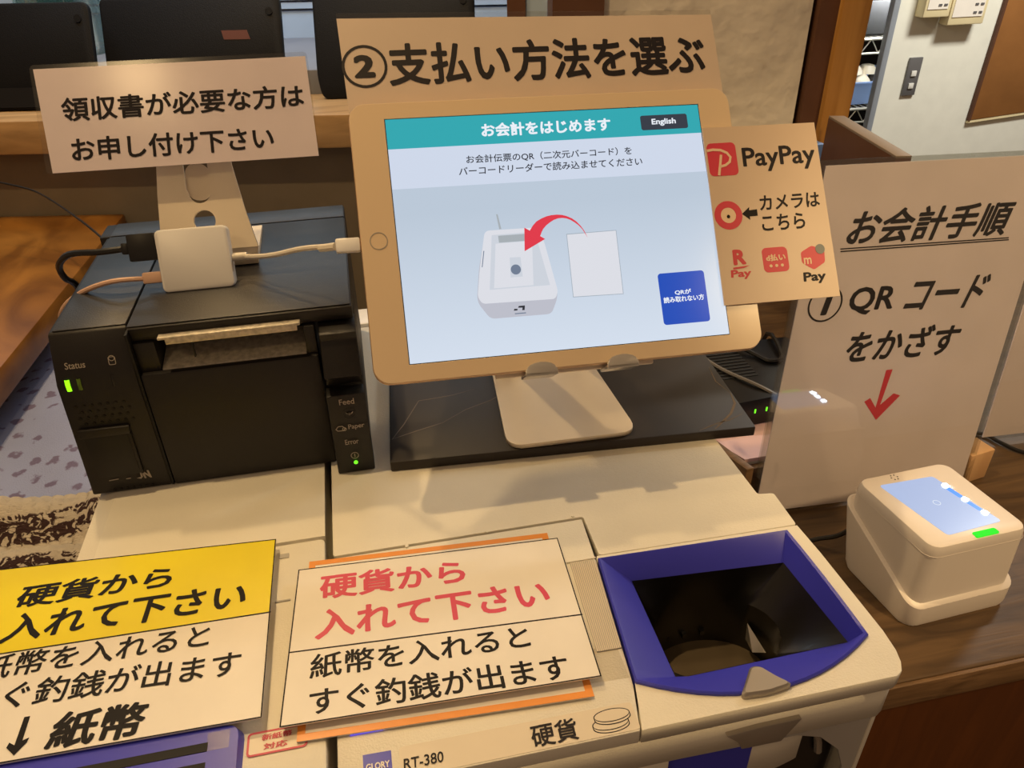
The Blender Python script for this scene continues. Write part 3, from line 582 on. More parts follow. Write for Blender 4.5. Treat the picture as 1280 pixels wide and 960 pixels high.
flat('feed_mark', [(-0.0258, 0.0515), (-0.0250, 0.0500), (-0.0236, 0.0496), (-0.0233, 0.0512), (-0.0228, 0.0496), (-0.0213, 0.0502), (-0.0207, 0.0517), (-0.0218, 0.0508), (-0.0226, 0.0506), (-0.0233, 0.0485), (-0.0240, 0.0506), (-0.0250, 0.0508)], 0.0003, 'printer_print', pr, FC)
rp_ = [(-0.0338, 0.0388), (-0.0318, 0.0412), (-0.0290, 0.0412), (-0.0270, 0.0388), (-0.0285, 0.0370), (-0.0325, 0.0372)]
plate('paper_mark', rp_, [[(x * 0.8 - 0.0061, (y - 0.039) * 0.75 + 0.039) for x, y in rp_]], 0.0003, 0.0004, 'printer_print', pr, FC)
ring('roll_mark', (-0.0280, 0.0384), 0.0014, 0.0004, 0.0004, 'printer_print', pr, FC)
ring('power_mark', (-0.0240, 0.0158), 0.0027, 0.0005, 0.0003, 'printer_print', pr, FC)
flat('power_mark', [(-0.0243, 0.0145), (-0.0237, 0.0145), (-0.0237, 0.0172), (-0.0243, 0.0172)], 0.0003, 'printer_print', pr, FC)
MB().disc((-0.0240, 0.0100), 0.0014, (0.0002, 0.0008), FC, 12).build('power_light', 'led_green_small', pr, label='small green lit lamp')
# status panel print on the sloping upper front
ST = Fr((0, 0.4431, 0.0870), (1, 0, 0), (0, 0.3211, 0.9470))
text('Status', ST, (-0.1868, 0.0100), (-0.1752, 0.0100), (-0.1866, 0.0142), 0.0003, 'printer_print', pr, 0.01)
def disk_icon(c, fr):
    ring('disk_mark', (c[0], c[1] + 0.0012), 0.0018, 0.0004, 0.0003, 'printer_print', pr, fr)
    plate('disk_mark', rrect(c[0] - 0.0021, c[0] + 0.0021, c[1] - 0.003, c[1] + 0.0022, 0.0009), [rrect(c[0] - 0.0017, c[0] + 0.0017, c[1] - 0.0026, c[1] + 0.0018, 0.0006)], 0.0003, 0.0004, 'printer_print', pr, fr)
disk_icon((-0.1597, 0.0128), ST)
def lamp(x, mat, name, k=1.0, label=None):
    MB().add([Vector((x + dx * k, 0.4431 + (z * 0.32 if z > 0 else 0) - 0.0004 - (0.0005 if abs(dx) < 0.0005 else 0), 0.087 + z)) for z in (-0.0038, -0.0012, 0.0, 0.0014, 0.0036) for dx in (-0.0014, 0.0, 0.0014)],
             [(3 * j + i, 3 * j + i + 1, 3 * j + i + 4, 3 * j + i + 3) for j in range(4) for i in range(2)]).build(name, mat, pr, label=label)
lamp(-0.1873, 'led_green', 'status_light', label='bright yellow green lit lamp'); lamp(-0.1808, 'led_dim', 'status_light', 0.8, 'dim olive lamp'); lamp(-0.1618, 'printer_dark', 'status_light', 0.6)
for r_ in range(4):
    for k in range(7):
        x = -0.1878 + k * 0.0047 + (0.0022 if r_ % 2 else 0); z = 0.0712 - r_ * 0.0045
        MB().disc((x, z), 0.0011, (0.0001, 0.0004), FP, 8).build('speaker_hole', 'gap_dark', pr)
for k in range(7): MB().disc((-0.1838 + k * 0.0040, 0.0030), 0.0010, (0.0001, 0.0004), FP, 8).build('speaker_hole', 'gap_dark', pr)
cov = MB().prism([(-0.1900, 0.0150), (-0.1640, 0.0150), (-0.1640, 0.0480), (-0.1900, 0.0480)], 0.0, 0.0012, FP).build('port_cover', 'printer_dark', pr, bevel=0.0004)
MB().prism([(-0.1915, 0.0485), (-0.1615, 0.0485), (-0.1605, 0.0545), (-0.1912, 0.0550)], 0.0, 0.0032, FP).build('port_cover_lip', 'printer_black', pr, bevel=0.0008)
MB().prism([(-0.1638, 0.0150), (-0.1620, 0.0150), (-0.1612, 0.0485), (-0.1638, 0.0485)], 0.0, 0.0022, FP).build('port_cover_edge', 'printer_black', pr, bevel=0.0005)
text('N', FP, (-0.1632, 0.0095), (-0.1585, 0.0095), (-0.1640, 0.0160), 0.0004, 'printer_print', pr, 0.05)
flat('worn_letter', [(-0.1680, 0.0105), (-0.1655, 0.0095), (-0.1640, 0.0110), (-0.1640, 0.0150), (-0.1650, 0.0150), (-0.1652, 0.0112)], 0.0004, 'printer_print', pr, FP)
flat('worn_letter', [(-0.1850, 0.0112), (-0.1790, 0.0116), (-0.1790, 0.0122), (-0.1850, 0.0118)], 0.0004, 'printer_print', pr, FP)
flat('worn_letter', [(-0.1745, 0.0108), (-0.1715, 0.0110), (-0.1715, 0.0116), (-0.1745, 0.0114)], 0.0004, 'printer_print', pr, FP)

# ---------------------------------------------------------------- ALUMINIUM STAND AND SIGN ON THE PRINTER
SL = Fr((-0.1078, 0.5536, 0.2187), (0.99957, -0.02922, 0.00177), (0.01107, 0.43315, 0.90125), (-0.0271, -0.90085, 0.43329))
st = thing('aluminium_stand', 'bare aluminium stand with slot and round hole on top of the printer', 'stand', (-0.11, 0.57, 0.1188))
armo = [(-0.0266, -0.0890), (-0.0240, -0.0500), (-0.0219, -0.0296), (-0.0205, 0.026), (0.0235, 0.026), (0.0263, -0.0328), (0.0310, -0.0620), (0.0368, -0.0890)]
slot = [(-0.0052, 0.010), (0.0106, 0.010), (0.0106, -0.0470)] + [(0.0030 + 0.0072 * math.cos(-math.pi * k / 10), -0.0500 - 0.0072 * math.sin(math.pi * k / 10)) for k in range(11)] + [(-0.0052, -0.0470)]
plate('arm', armo, [slot, circ((0.0040, -0.0690), 0.0072, 28)], -0.0150, -0.0122, 'aluminium', st, SL)
MB().prism(rrect(-0.0055, 0.0102, -0.0545, -0.030, 0.007), -0.0185, -0.0165, SL).build('hinge_tongue', 'aluminium', st)
# rolled bend from the arm into the base plate
rings = []; a0 = SL.p(-0.0266, -0.0890, -0.0122); a1 = SL.p(0.0368, -0.0890, -0.0122)
lx0, lx1 = a0.x, a1.x; yb = a0.y; zb = a0.z
for k in range(8):
    t = k / 7; ang = math.radians(64) * (1 - t)
    yy = yb + 0.0125 - 0.0125 * math.sin(math.radians(116) * 0 + (1 - t) * 0 + (math.pi / 2) * (1 - abs(0.5 - t) * 0)) * 1.0 if False else None
prof_pts = [(yb, zb), (yb - 0.0015, zb - 0.0035), (yb - 0.0010, zb - 0.0068), (yb + 0.0020, 0.1195), (yb + 0.0080, 0.1190), (0.5990, 0.1190)]
up_pts = [(yb + 0.0028, zb - 0.0012), (yb + 0.0014, zb - 0.0035), (yb + 0.0022, zb - 0.0050), (yb + 0.0040, 0.1220), (yb + 0.0085, 0.1216), (0.5990, 0.1216)]
mb = MB(); L = []; Rr = []
for i, (y, z) in enumerate(prof_pts): L.append(Vector((lx0, y, z))); Rr.append(Vector((lx1 - 0.0008 * min(i, 5), y, z)))
for i, (y, z) in reversed(list(enumerate(up_pts))): L.append(Vector((lx0, y, z))); Rr.append(Vector((lx1 - 0.0008 * min(i, 5), y, z)))
mb.loft([L, Rr], True, True).build('base_plate', 'aluminium', st, smooth=True)

sg = thing('receipt_sign', 'laminated sign with two rows of grey lettering, wide and low, above the printer', 'sign', SL.p(0, -0.034, 0))
MB().prism(rrect(-0.0860, 0.0862, -0.0338, 0.0338, 0.003), -0.0004, 0.0006, SL).build('laminate_pouch', 'laminate', sg)
MB().prism([(-0.0838, 0.0312), (0.0848, 0.0310), (0.0858, -0.0336), (-0.0822, -0.0333)], -0.0003, 0.00045, SL).build('paper', 'paper_sign', sg)
MB().box(-0.02, 0.022, -0.02, 0.02, -0.0122, -0.0004, SL).build('sticky_pad', 'film', sg)
text('領収書が必要な方は', SL, (-0.0712, -0.0020), (0.0804, -0.0014), (-0.0705, 0.0129), 0.0006, 'ink_grey', sg, 0.022)
text('お申し付け下さい', SL, (-0.0691, -0.0272), (0.0576, -0.0272), (-0.0684, -0.0122), 0.0006, 'ink_grey', sg, 0.022)

# ---------------------------------------------------------------- USB HUB AND CABLES
HF = Fr((-0.11, 0.493, 0.1188), (1, 0, 0), (0, 0.3894, 0.9211), (0, -0.9211, 0.3894))
hb = thing('display_adapter', 'small white square adapter with three cables, upright on the printer', 'adapter', HF.o)
MB().prism(rrect(-0.0222, 0.0232, 0.0006, 0.0408, 0.0035), -0.0115, 0.0, HF).build('body', 'white_plastic', hb, bevel=0.0015)
MB().tube([HF.p(0.0232, 0.0195, -0.005), HF.p(0.0330, 0.0195, -0.004)], 0.0026, 10, 0).build('strain_relief', 'cable_white', hb, smooth=True)
tip = Vector((-0.0050, 0.4330, 0.1640))
pts = [(-0.0775, 0.503, 0.1353), (-0.068, 0.493, 0.1385), (-0.0560, 0.481, 0.1435), (-0.0392, 0.467, 0.1512), (-0.0224, 0.450, 0.1580), (-0.0165, 0.441, 0.1612)]
MB().tube(pts, 0.0017, 8).build('cable', 'cable_white', hb, smooth=True)
MB().tube([(-0.0260, 0.4530, 0.1560), (-0.0165, 0.441, 0.1610)], 0.0024, 8, 0).build('strain_relief', 'cable_white', hb, smooth=True)
IPX = Vector((0.99947, -0.03067, -0.01128)); IPY = Vector((0.02772, 0.61278, 0.78976)); IPN = Vector((-0.01731, -0.78966, 0.61331)); IPO = Vector((0.1179, 0.4305, 0.1631))
IP = Fr(IPO, IPX, IPY, IPN)
MB().box(-0.1345, -0.1202, -0.0042, 0.0042, -0.0062, -0.0015, IP).build('plug', 'white_plastic', hb, bevel=0.001)
hd = thing('black_video_cable', 'black plug and thick black cable entering the left of the white adapter', 'cable', HF.p(-0.03, 0.03, -0.005))
MB().box(-0.0395, -0.0225, 0.0225, 0.0400, -0.0105, -0.0010, HF).build('plug', 'cable_black', hd, bevel=0.001)
MB().box(-0.0440, -0.0395, 0.0275, 0.0350, -0.0085, -0.0030, HF).build('strain_relief', 'cable_black', hd, bevel=0.001)
MB().tube([HF.p(-0.044, 0.0312, -0.0058), (-0.168, 0.511, 0.1445), (-0.189, 0.52, 0.1415), (-0.2015, 0.53, 0.1306), (-0.2044, 0.54, 0.1171), (-0.2030, 0.555, 0.100), (-0.2035, 0.58, 0.03), (-0.215, 0.62, -0.08)], 0.0022, 8).build('cord', 'cable_black', hd, smooth=True)
bc = thing('beige_charging_cable', 'thin pinkish beige charging cable curving left from the white adapter', 'cable', HF.p(-0.03, 0.01, -0.005))
MB().box(-0.0345, -0.0225, 0.0075, 0.0150, -0.0078, -0.0034, HF).build('plug', 'cable_beige', bc, bevel=0.0012)
MB().tube([HF.p(-0.0345, 0.0112, -0.0055), (-0.1627, 0.499, 0.1285), (-0.1848, 0.508, 0.1195), (-0.2022, 0.517, 0.1065), (-0.2105, 0.524, 0.092), (-0.213, 0.53, 0.06), (-0.214, 0.54, -0.06)], 0.0017, 8).build('cord', 'cable_beige', bc, smooth=True)
tc_ = MB().tube([(-0.50, 1.06, 0.060), (-0.4690, 1.05, 0.056), (-0.40, 1.02, 0.046), (-0.3638, 0.985, 0.043), (-0.2879, 0.85, 0.0545), (-0.2275, 0.72, 0.0735), (-0.21, 0.68, 0.07), (-0.195, 0.65, 0.05), (-0.19, 0.648, -0.1)], 0.0012, 6).build('thin_cord', 'cable_black', None, smooth=True)
setp(tc_, 'thin black cord running down over the desk behind the printer', 'cable')

# ---------------------------------------------------------------- MARBLE SLAB, TABLET STAND, TABLET
c4, s4 = math.cos(math.radians(-4.0)), math.sin(math.radians(-4.0))
MF = Fr((-0.0013, 0.4249, 0.0), (c4, s4, 0), (-s4, c4, 0))
sl = MB().box(0, 0.2622, 0, 0.185, 0.0002, 0.0082, MF).build('marble_slab', 'marble', None, bevel=0.0009)
setp(sl, 'dark brown marble slab with pale veins under the tablet stand', 'slab')
for pts, wd in (([(0.0020, 0.4510), (0.0122, 0.4682), (0.0197, 0.4837), (0.026, 0.4967), (0.0386, 0.4974), (0.0527, 0.4987), (0.07, 0.503)], 0.0007), ([(0.0020, 0.4515), (0.0207, 0.4578), (0.0404, 0.4636), (0.0594, 0.4765), (0.0809, 0.485), (0.098, 0.498)], 0.0009),
                ([(0.2188, 0.4023 + 0.009), (0.228, 0.4145), (0.2373, 0.4175), (0.2454, 0.4185), (0.258, 0.424)], 0.0010), ([(0.2305, 0.4105), (0.240, 0.4180), (0.2500, 0.4260), (0.2590, 0.4380), (0.262, 0.452)], 0.0018), ([(0.262, 0.452), (0.2580, 0.47), (0.262, 0.492)], 0.0008)):
    P_ = [Vector(p) for p in pts]; A_ = []; B_ = []
    for k, p in enumerate(P_):
        t_ = (P_[min(k + 1, len(P_) - 1)] - P_[max(k - 1, 0)]).normalized(); q = Vector((-t_.y, t_.x)) * wd * (0.5 if 0 < k < len(P_) - 1 else 0.15); A_.append(tuple(p + q)); B_.append(tuple(p - q))
    MB().prism(A_ + B_[::-1], 0.0081, 0.00828).build('vein', 'marble_vein', sl)

ts = thing('tablet_stand', 'silver aluminium stand holding the lit tablet on the marble slab', 'stand', (0.125, 0.49, 0.0082))
base = rpoly([(0.0798, 0.4195), (0.1742, 0.4165), (0.1690, 0.5300), (0.1650, 0.5720), (0.0900, 0.5740), (0.0885, 0.5300)], 0.014, 6)
plate('base_plate', base, [], 0.0086, 0.0120, 'aluminium', ts, edge=0.0008)
AB = Vector((0.1275, 0.5680, 0.0120)); AT = IP.p(0.005, 0.012, -0.0150)
ad = (AT - AB); al = ad.length; ad.normalize(); ax = Vector((1, 0, 0)); an = ax.cross(ad).normalized()
AF = Fr(AB, ax, ad, an)
plate('arm', [(-0.037, 0.0), (0.037, 0.0), (0.034, al), (-0.034, al)], [rrect(-0.016, 0.016, 0.028, al - 0.035, 0.014), circ((0, 0.014), 0.008)], -0.0014, 0.0014, 'aluminium', ts, AF)
MB().tube([(0.0905, 0.5700, 0.0125), (0.1645, 0.5685, 0.0125)], 0.0026, 10, 0).build('bend', 'aluminium', ts, smooth=True)
hk = MB().box(-0.048, 0.052, -0.0865, 0.040, -0.0150, -0.0120, IP).build('back_rest', 'aluminium', ts, bevel=0.001)
MB().tube([IP.p(-0.03, 0.012, -0.0165), IP.p(0.04, 0.012, -0.0165)], 0.004, 10, 0).build('hinge', 'aluminium', ts, smooth=True)
for cx in (-0.0222, 0.0277):
    MB().box(cx - 0.0098, cx + 0.0098, -0.0885, -0.0862, -0.0150, 0.0042, IP).build('hook', 'clip_silver', ts, bevel=0.0006)
    MB().prism([(cx - 0.0098, -0.0885), (cx + 0.0098, -0.0885), (cx + 0.0095, -0.0845)] + [(cx + 0.0088 * math.cos(math.pi * k / 8), -0.0845 + 0.0040 * math.sin(math.pi * k / 8)) for k in range(9)] + [(cx - 0.0095, -0.0845)], 0.0015, 0.0042, IP).build('hook_lip', 'clip_silver', ts, bevel=0.0006)

tb = thing('tablet_computer', 'gold and white tablet with lit Japanese payment screen', 'tablet', IP.p(0, -0.085, 0))
tf = MB().prism(rrect(-0.12, 0.12, -0.0848, 0.0848, 0.010, 8), -0.0074, -0.0012, IP).build('case', 'tablet_gold', tb, bevel=0.0012)
fg = plate('front_glass', rrect(-0.1195, 0.1195, -0.0843, 0.0843, 0.0098, 8), [[(-0.0990, 0.0745), (0.0990, 0.0745), (0.0990, -0.0745), (-0.0990, -0.0745)]], -0.0012, 0.0, 'tablet_bezel', tb, IP, edge=0.0003)
MB().box(-0.0992, 0.0992, -0.0747, 0.0747, -0.0011, -0.0004, IP).build('screen_gap', 'gap_dark', tb)
plate('home_button', circ((-0.1093, 0.0003), 0.0053, 32), [circ((-0.1093, 0.0003), 0.0048, 32)], 0.0, 0.0002, 'tab_steel', tb, IP)
MB().disc((0.1093, 0.0), 0.0012, (0.0, 0.0002), IP, 12).build('camera_lens', 'ink', tb)
scr = MB().box(-0.0985, 0.0985, -0.0740, 0.0740, -0.0004, -0.0002, IP).build('screen', 'screen_base', tb, label='lit screen with Japanese payment instructions')
e = 0.00006
flat('header_bar', [(-0.0985, 0.0740), (0.0985, 0.0740), (0.0985, 0.0555), (-0.0985, 0.0555)], -e, 'screen_teal', scr, IP, e)
flat('lower_panel', [(-0.0985, 0.0308), (0.0985, 0.0302), (0.0985, -0.0740), (-0.0985, -0.0740)], -e, 'screen_pale', scr, IP, e * 0.5)
text('お会計をはじめます', IP, (-0.0415, 0.0600), (0.0398, 0.0598), (-0.0412, 0.0687), 0, 'screen_white', scr, 0.035)
text('お会計伝票のQR（二次元バーコード）を', IP, (-0.0526, 0.0438), (0.0513, 0.0436), (-0.0524, 0.0492), 0, 'screen_ink', scr, 0.013)
text('バーコードリーダーで読み込ませてください', IP, (-0.0579, 0.0368), (0.0571, 0.0365), (-0.0575, 0.0421), 0, 'screen_ink', scr, 0.013)
flat('english_button', rrect(0.0596, 0.0903, 0.0590, 0.0685, 0.0014), 0.0, 'screen_button', scr, IP, e)
text('English', IP, (0.0666, 0.0613), (0.0825, 0.0613), (0.0668, 0.0661), e, 'screen_white', scr, 0.03)
flat('help_button', rrect(0.0574, 0.0874, -0.0650, -0.0328, 0.002), 0.0, 'screen_blue', scr, IP, e)
text('QRが', IP, (0.0668, -0.0471), (0.0774, -0.0471), (0.0670, -0.0437), e, 'screen_white', scr, 0.03)
text('読み取れない方', IP, (0.0591, -0.0516), (0.0853, -0.0514), (0.0592, -0.0478), e, 'screen_white', scr, 0.03)
flat('blank_slip', [(0.0034, -0.0036), (0.0350, -0.0034), (0.0345, -0.0436), (0.0028, -0.0430)], 0.0, 'screen_edge', scr, IP, e)
flat('blank_slip_face', [(0.0038, -0.0041), (0.0346, -0.0038), (0.0341, -0.0432), (0.0032, -0.0426)], e, 'screen_body', scr, IP, e)
flat('scanner_cable', [(-0.0382, 0.0116), (-0.0372, 0.0115), (-0.036, 0.0023), (-0.0373, 0.0022)], 0, 'screen_slot', scr, IP, e)
flat('scanner_side', rpoly([(-0.0460, 0.0017), (-0.0145, 0.0016), (-0.0119, -0.007), (-0.0062, -0.0383), (-0.0072, -0.0433), (-0.0115, -0.0519), (-0.0486, -0.0517), (-0.0545, -0.0424), (-0.0552, -0.0382), (-0.0522, -0.0212)], 0.003), 0, 'screen_side', scr, IP, e)
flat('scanner_top', rpoly([(-0.0462, 0.0019), (-0.0140, 0.0017), (-0.0109, -0.007), (-0.006, -0.0385), (-0.0080, -0.0430), (-0.0525, -0.0423), (-0.0548, -0.0378), (-0.0517, -0.0212)], 0.003), e, 'screen_body', scr, IP, e)
flat('scanner_well', [(-0.0423, -0.0011), (-0.0159, -0.0008), (-0.0104, -0.0343), (-0.0472, -0.0343)], 2 * e, 'screen_floor', scr, IP, e)
flat('scanner_floor', [(-0.0405, -0.0065), (-0.0182, -0.0065), (-0.0205, -0.0335), (-0.0444, -0.0335)], 3 * e, 'screen_body', scr, IP, e)
flat('scanner_slot', [(-0.0385, -0.0018), (-0.0166, -0.0018), (-0.0165, -0.0061), (-0.0384, -0.0061)], 4 * e, 'screen_slot', scr, IP, e)
flat('lens_frame', [(-0.033, -0.0156), (-0.0264, -0.0158), (-0.0264, -0.0278), (-0.0338, -0.0278)], 4 * e, 'screen_floor', scr, IP, e)
flat('lens', circ((-0.0301, -0.0232), 0.0031, 20), 5 * e, 'screen_lens', scr, IP, e)
flat('scanner_mark', [(-0.0308, -0.0454), (-0.0271, -0.0454), (-0.0276, -0.0482), (-0.0291, -0.0481), (-0.0287, -0.0466), (-0.0314, -0.0464)], 2 * e, 'screen_ink', scr, IP, e)
flat('scanner_mark', [(-0.0337, -0.0469), (-0.0317, -0.0471), (-0.032, -0.0480), (-0.0342, -0.0480)], 2 * e, 'screen_ink', scr, IP, e)
flat('scanner_mark', [(-0.0337, -0.0496), (-0.0270, -0.0496), (-0.0270, -0.0502), (-0.0337, -0.0502)], 2 * e, 'screen_lens', scr, IP, e)
flat('scanner_vent', [(-0.0483, -0.0103), (-0.0478, -0.0104), (-0.0499, -0.0202), (-0.0504, -0.0202)], 2 * e, 'screen_lens', scr, IP, e)
flat('red_arrow', [(-0.0220, 0.0020), (-0.0189, -0.0001), (-0.0168, 0.0028), (-0.0142, 0.0053), (-0.0110, 0.0069), (-0.0076, 0.0081), (-0.0044, 0.0086), (-0.0012, 0.0087), (0.0020, 0.0083), (0.0048, 0.0074), (0.0080, 0.0057), (0.0106, 0.0035), (0.0130, 0.0005), (0.0147, -0.0025), (0.0163, -0.0069), (0.0137, -0.0016), (0.0117, 0.0010), (0.0095, 0.0030), (0.0070, 0.0048), (0.0046, 0.0059), (0.0020, 0.0064), (-0.0006, 0.0063), (-0.0034, 0.0055), (-0.0060, 0.0041), (-0.0085, 0.0024), (-0.0106, 0.0003), (-0.0119, -0.0018), (-0.0129, -0.0039), (-0.0101, -0.0059), (-0.0235, -0.0125)], 7 * e, 'screen_red', scr, IP, e)

# sheet behind the tablet
ps = thing('payment_sheet', 'upright sheet reading step two, fixed behind the lit tablet', 'sign', IP.p(0, -0.06, -0.010))
MB().prism([(-0.1215, 0.1440), (0.1205, 0.1392), (0.1222, 0.0), (0.119, -0.075), (-0.119, -0.075), (-0.1165, 0.0)], -0.0098, -0.0090, IP).build('paper', 'paper_tan', ps)
MB().prism([(-0.1215, 0.1475), (0.1205, 0.1425), (0.1205, 0.1392), (-0.1215, 0.1440)], -0.0098, -0.0090, IP).build('clear_top_strip', 'laminate', ps)
ring('circle', (-0.1073, 0.1126), 0.0138, 0.0017, -0.0089, 'ink_grey', ps, IP)
text('2', IP, (-0.1140, 0.1052), (-0.1011, 0.1052), (-0.1138, 0.1201), -0.0089, 'ink_grey', ps, 0.05)
text('支払い方法を選ぶ', IP, (-0.0931, 0.0992), (0.1121, 0.0986), (-0.0926, 0.1268), -0.0089, 'ink_grey', ps, 0.027)

# payment card on the right edge of the tablet
pc = thing('payment_services_card', 'tan card with red payment logos taped to the right edge of the tablet', 'card', IP.p(0.136, -0.056, 0.002))
MB().prism([(0.0985, 0.0576), (0.1748, 0.0574), (0.1745, -0.0570), (0.0970, -0.0565)], 0.0010, 0.0020, IP).build('card', 'paper_card', pc)
W2 = 0.0020
flat('red_square', rrect(0.0995, 0.1187, 0.0258, 0.0472, 0.003), W2, 'logo_red', pc, IP)
# the white letter P inside the square: curved stroke and stem
def stroke(pts, wd, w_, mat, parent, fr, name='stroke'):
    P = [Vector(p) for p in pts]; L = []; Rr = []
    for i, p in enumerate(P):
        t = (P[min(i + 1, len(P) - 1)] - P[max(i - 1, 0)]).normalized(); nn_ = Vector((-t.y, t.x)); L.append(tuple(p + nn_ * wd / 2)); Rr.append(tuple(p - nn_ * wd / 2))
    return flat(name, L + Rr[::-1], w_, mat, parent, fr)
stroke([(0.0995, 0.0425), (0.1035, 0.0430), (0.1085, 0.0425), (0.1125, 0.0405), (0.1145, 0.0375), (0.1135, 0.0345), (0.1105, 0.0325), (0.1070, 0.0318)], 0.0016, W2 + 0.00014, 'logo_cream', pc, IP)
stroke([(0.1085, 0.0395), (0.1070, 0.0330), (0.1053, 0.0262)], 0.0016, W2 + 0.00014, 'logo_cream', pc, IP)
text('PayPay', IP, (0.1222, 0.0270), (0.1717, 0.0270), (0.1226, 0.0432), W2, 'ink_grey', pc, 0.02)
ring('camera_ring', (0.1078, 0.0002), 0.0092, 0.0042, W2, 'logo_red', pc, IP)
MB().disc((0.1077, 0.0), 0.0050, (W2, W2 + 0.0001), IP).build('ring_centre', 'logo_cream', pc)
MB().disc((0.1076, -0.0006), 0.0011, (W2, W2 + 0.0003), IP, 12).build('pin_dot', 'ink', pc)
flat('arrow', [(0.1169, 0.0005), (0.1222, 0.0046), (0.1219, 0.0025), (0.1272, 0.0028), (0.1271, -0.0014), (0.1218, -0.0015), (0.1217, -0.0037)], W2, 'ink', pc, IP)
text('カメラは', IP, (0.1292, 0.0016), (0.1701, 0.0018), (0.1298, 0.0114), W2, 'ink_grey', pc, 0.022)
text('こちら', IP, (0.1288, -0.0117), (0.1580, -0.0117), (0.1295, -0.0012), W2, 'ink_grey', pc, 0.022)
text('R', IP, (0.1066, -0.0319), (0.1152, -0.0318), (0.1069, -0.0220), W2, 'ink_dark_red', pc, 0.05)
flat('underline', [(0.1059, -0.0333), (0.1173, -0.0326), (0.1131, -0.0340), (0.1062, -0.0345)], W2, 'ink_dark_red', pc, IP)
text('Pay', IP, (0.1037, -0.0410), (0.1171, -0.0410), (0.1042, -0.0348), W2, 'ink_dark_red', pc, 0.035)
flat('red_square', rrect(0.1262, 0.1432, -0.0382, -0.0224, 0.003), W2, 'logo_red', pc, IP)
text('d払い', IP, (0.1284, -0.0312), (0.1415, -0.0312), (0.1284, -0.0267), W2 + 0.00014, 'logo_cream', pc, 0.04)
for x in (0.1310, 0.1348, 0.1386): MB().disc((x, -0.0342), 0.0010, (W2 + 0.0001, W2 + 0.0003), IP, 10).build('dot', 'logo_cream', pc)
flat('red_parcel', rpoly([(0.1522, -0.0270), (0.1600, -0.0232), (0.1683, -0.0266), (0.1677, -0.0344), (0.1595, -0.0388), (0.1521, -0.0338)], 0.0015), W2, 'logo_red', pc, IP)
MB().disc((0.1655, -0.0258), 0.0032, (W2 + 0.0001, W2 + 0.0003), IP, 18).build('grey_spot', 'logo_grey', pc)
text('m', IP, (0.1533, -0.0349), (0.1585, -0.0349), (0.1535, -0.0307), W2 + 0.00014, 'logo_cream', pc, 0.02)
text('Pay', IP, (0.1513, -0.0477), (0.1665, -0.0477), (0.1518, -0.0400), W2, 'ink_grey', pc, 0.035)

# ---------------------------------------------------------------- STANDING SIGN AND SCANNER
SG = Fr((0.4640, 0.5232, -0.0138), (0.99939, -0.02366, -0.02567), (0.12115, 0.17558, 0.97698), (-0.01869, -0.98365, 0.17910))
s1g = thing('instruction_sign', 'large pink beige acrylic sign reading step one, behind the white scanner', 'sign', SG.p(0, -0.163, 0))
MB().prism(rrect(-0.1165, 0.1165, -0.1625, 0.1650, 0.002), 0.0006, 0.0022, SG).build('acrylic_front', 'acrylic', s1g)
MB().prism(rrect(-0.1165, 0.1165, -0.1625, 0.1650, 0.002), -0.0022, -0.0008, SG).build('acrylic_back', 'acrylic', s1g)
MB().prism([(-0.1100, 0.1605), (0.1100, 0.1610), (0.1105, -0.1615), (-0.1105, -0.1615)], -0.0006, 0.0004, SG).build('paper', 'paper_sign', s1g)
# printed in reach of the surface
WS = 0.0005
text('お会計手順', SG, (-0.0792, 0.0930), (0.0740, 0.0935), (-0.0735, 0.1232), WS, 'ink', s1g, 0.024)
flat('underline', [(-0.0812, 0.0906), (0.0808, 0.0904), (0.0808, 0.0914), (-0.0812, 0.0916)], WS, 'ink', s1g, SG)
flat('underline', [(-0.0806, 0.0884), (0.0814, 0.0886), (0.0814, 0.0896), (-0.0806, 0.0894)], WS, 'ink', s1g, SG)
ring('circle', (-0.0841, 0.0431), 0.0162, 0.0016, WS, 'ink', s1g, SG)
text('1', SG, (-0.0870, 0.0330), (-0.0810, 0.0330), (-0.0835, 0.0529), WS, 'ink', s1g, 0.03)
text('QR', SG, (-0.0625, 0.0308), (-0.0180, 0.0300), (-0.0605, 0.0562), WS, 'ink', s1g, 0.025)
text('コード', SG, (-0.0075, 0.0298), (0.0690, 0.0290), (0.0000, 0.0600), WS, 'ink', s1g, 0.024)
text('をかざす', SG, (-0.0545, -0.0142), (0.0570, -0.0155), (-0.0505, 0.0165), WS, 'ink', s1g, 0.026)
flat('red_arrow', [(-0.0074, -0.0251), (-0.0010, -0.0249), (-0.0045, -0.0600), (0.0067, -0.0495), (0.0141, -0.0523), (-0.0048, -0.0754), (-0.0219, -0.0551), (-0.0167, -0.0519), (-0.0085, -0.0625)], WS, 'ink_dark_red', s1g, SG)
bk = MB().prism([(0.560, 0.495), (0.590, 0.500), (0.586, 0.522), (0.556, 0.518)], -0.1745, -0.139).build('sign_block', 'block_wood', None, bevel=0.001)
setp(bk, 'small light wood block propping the large sign from behind', 'block')

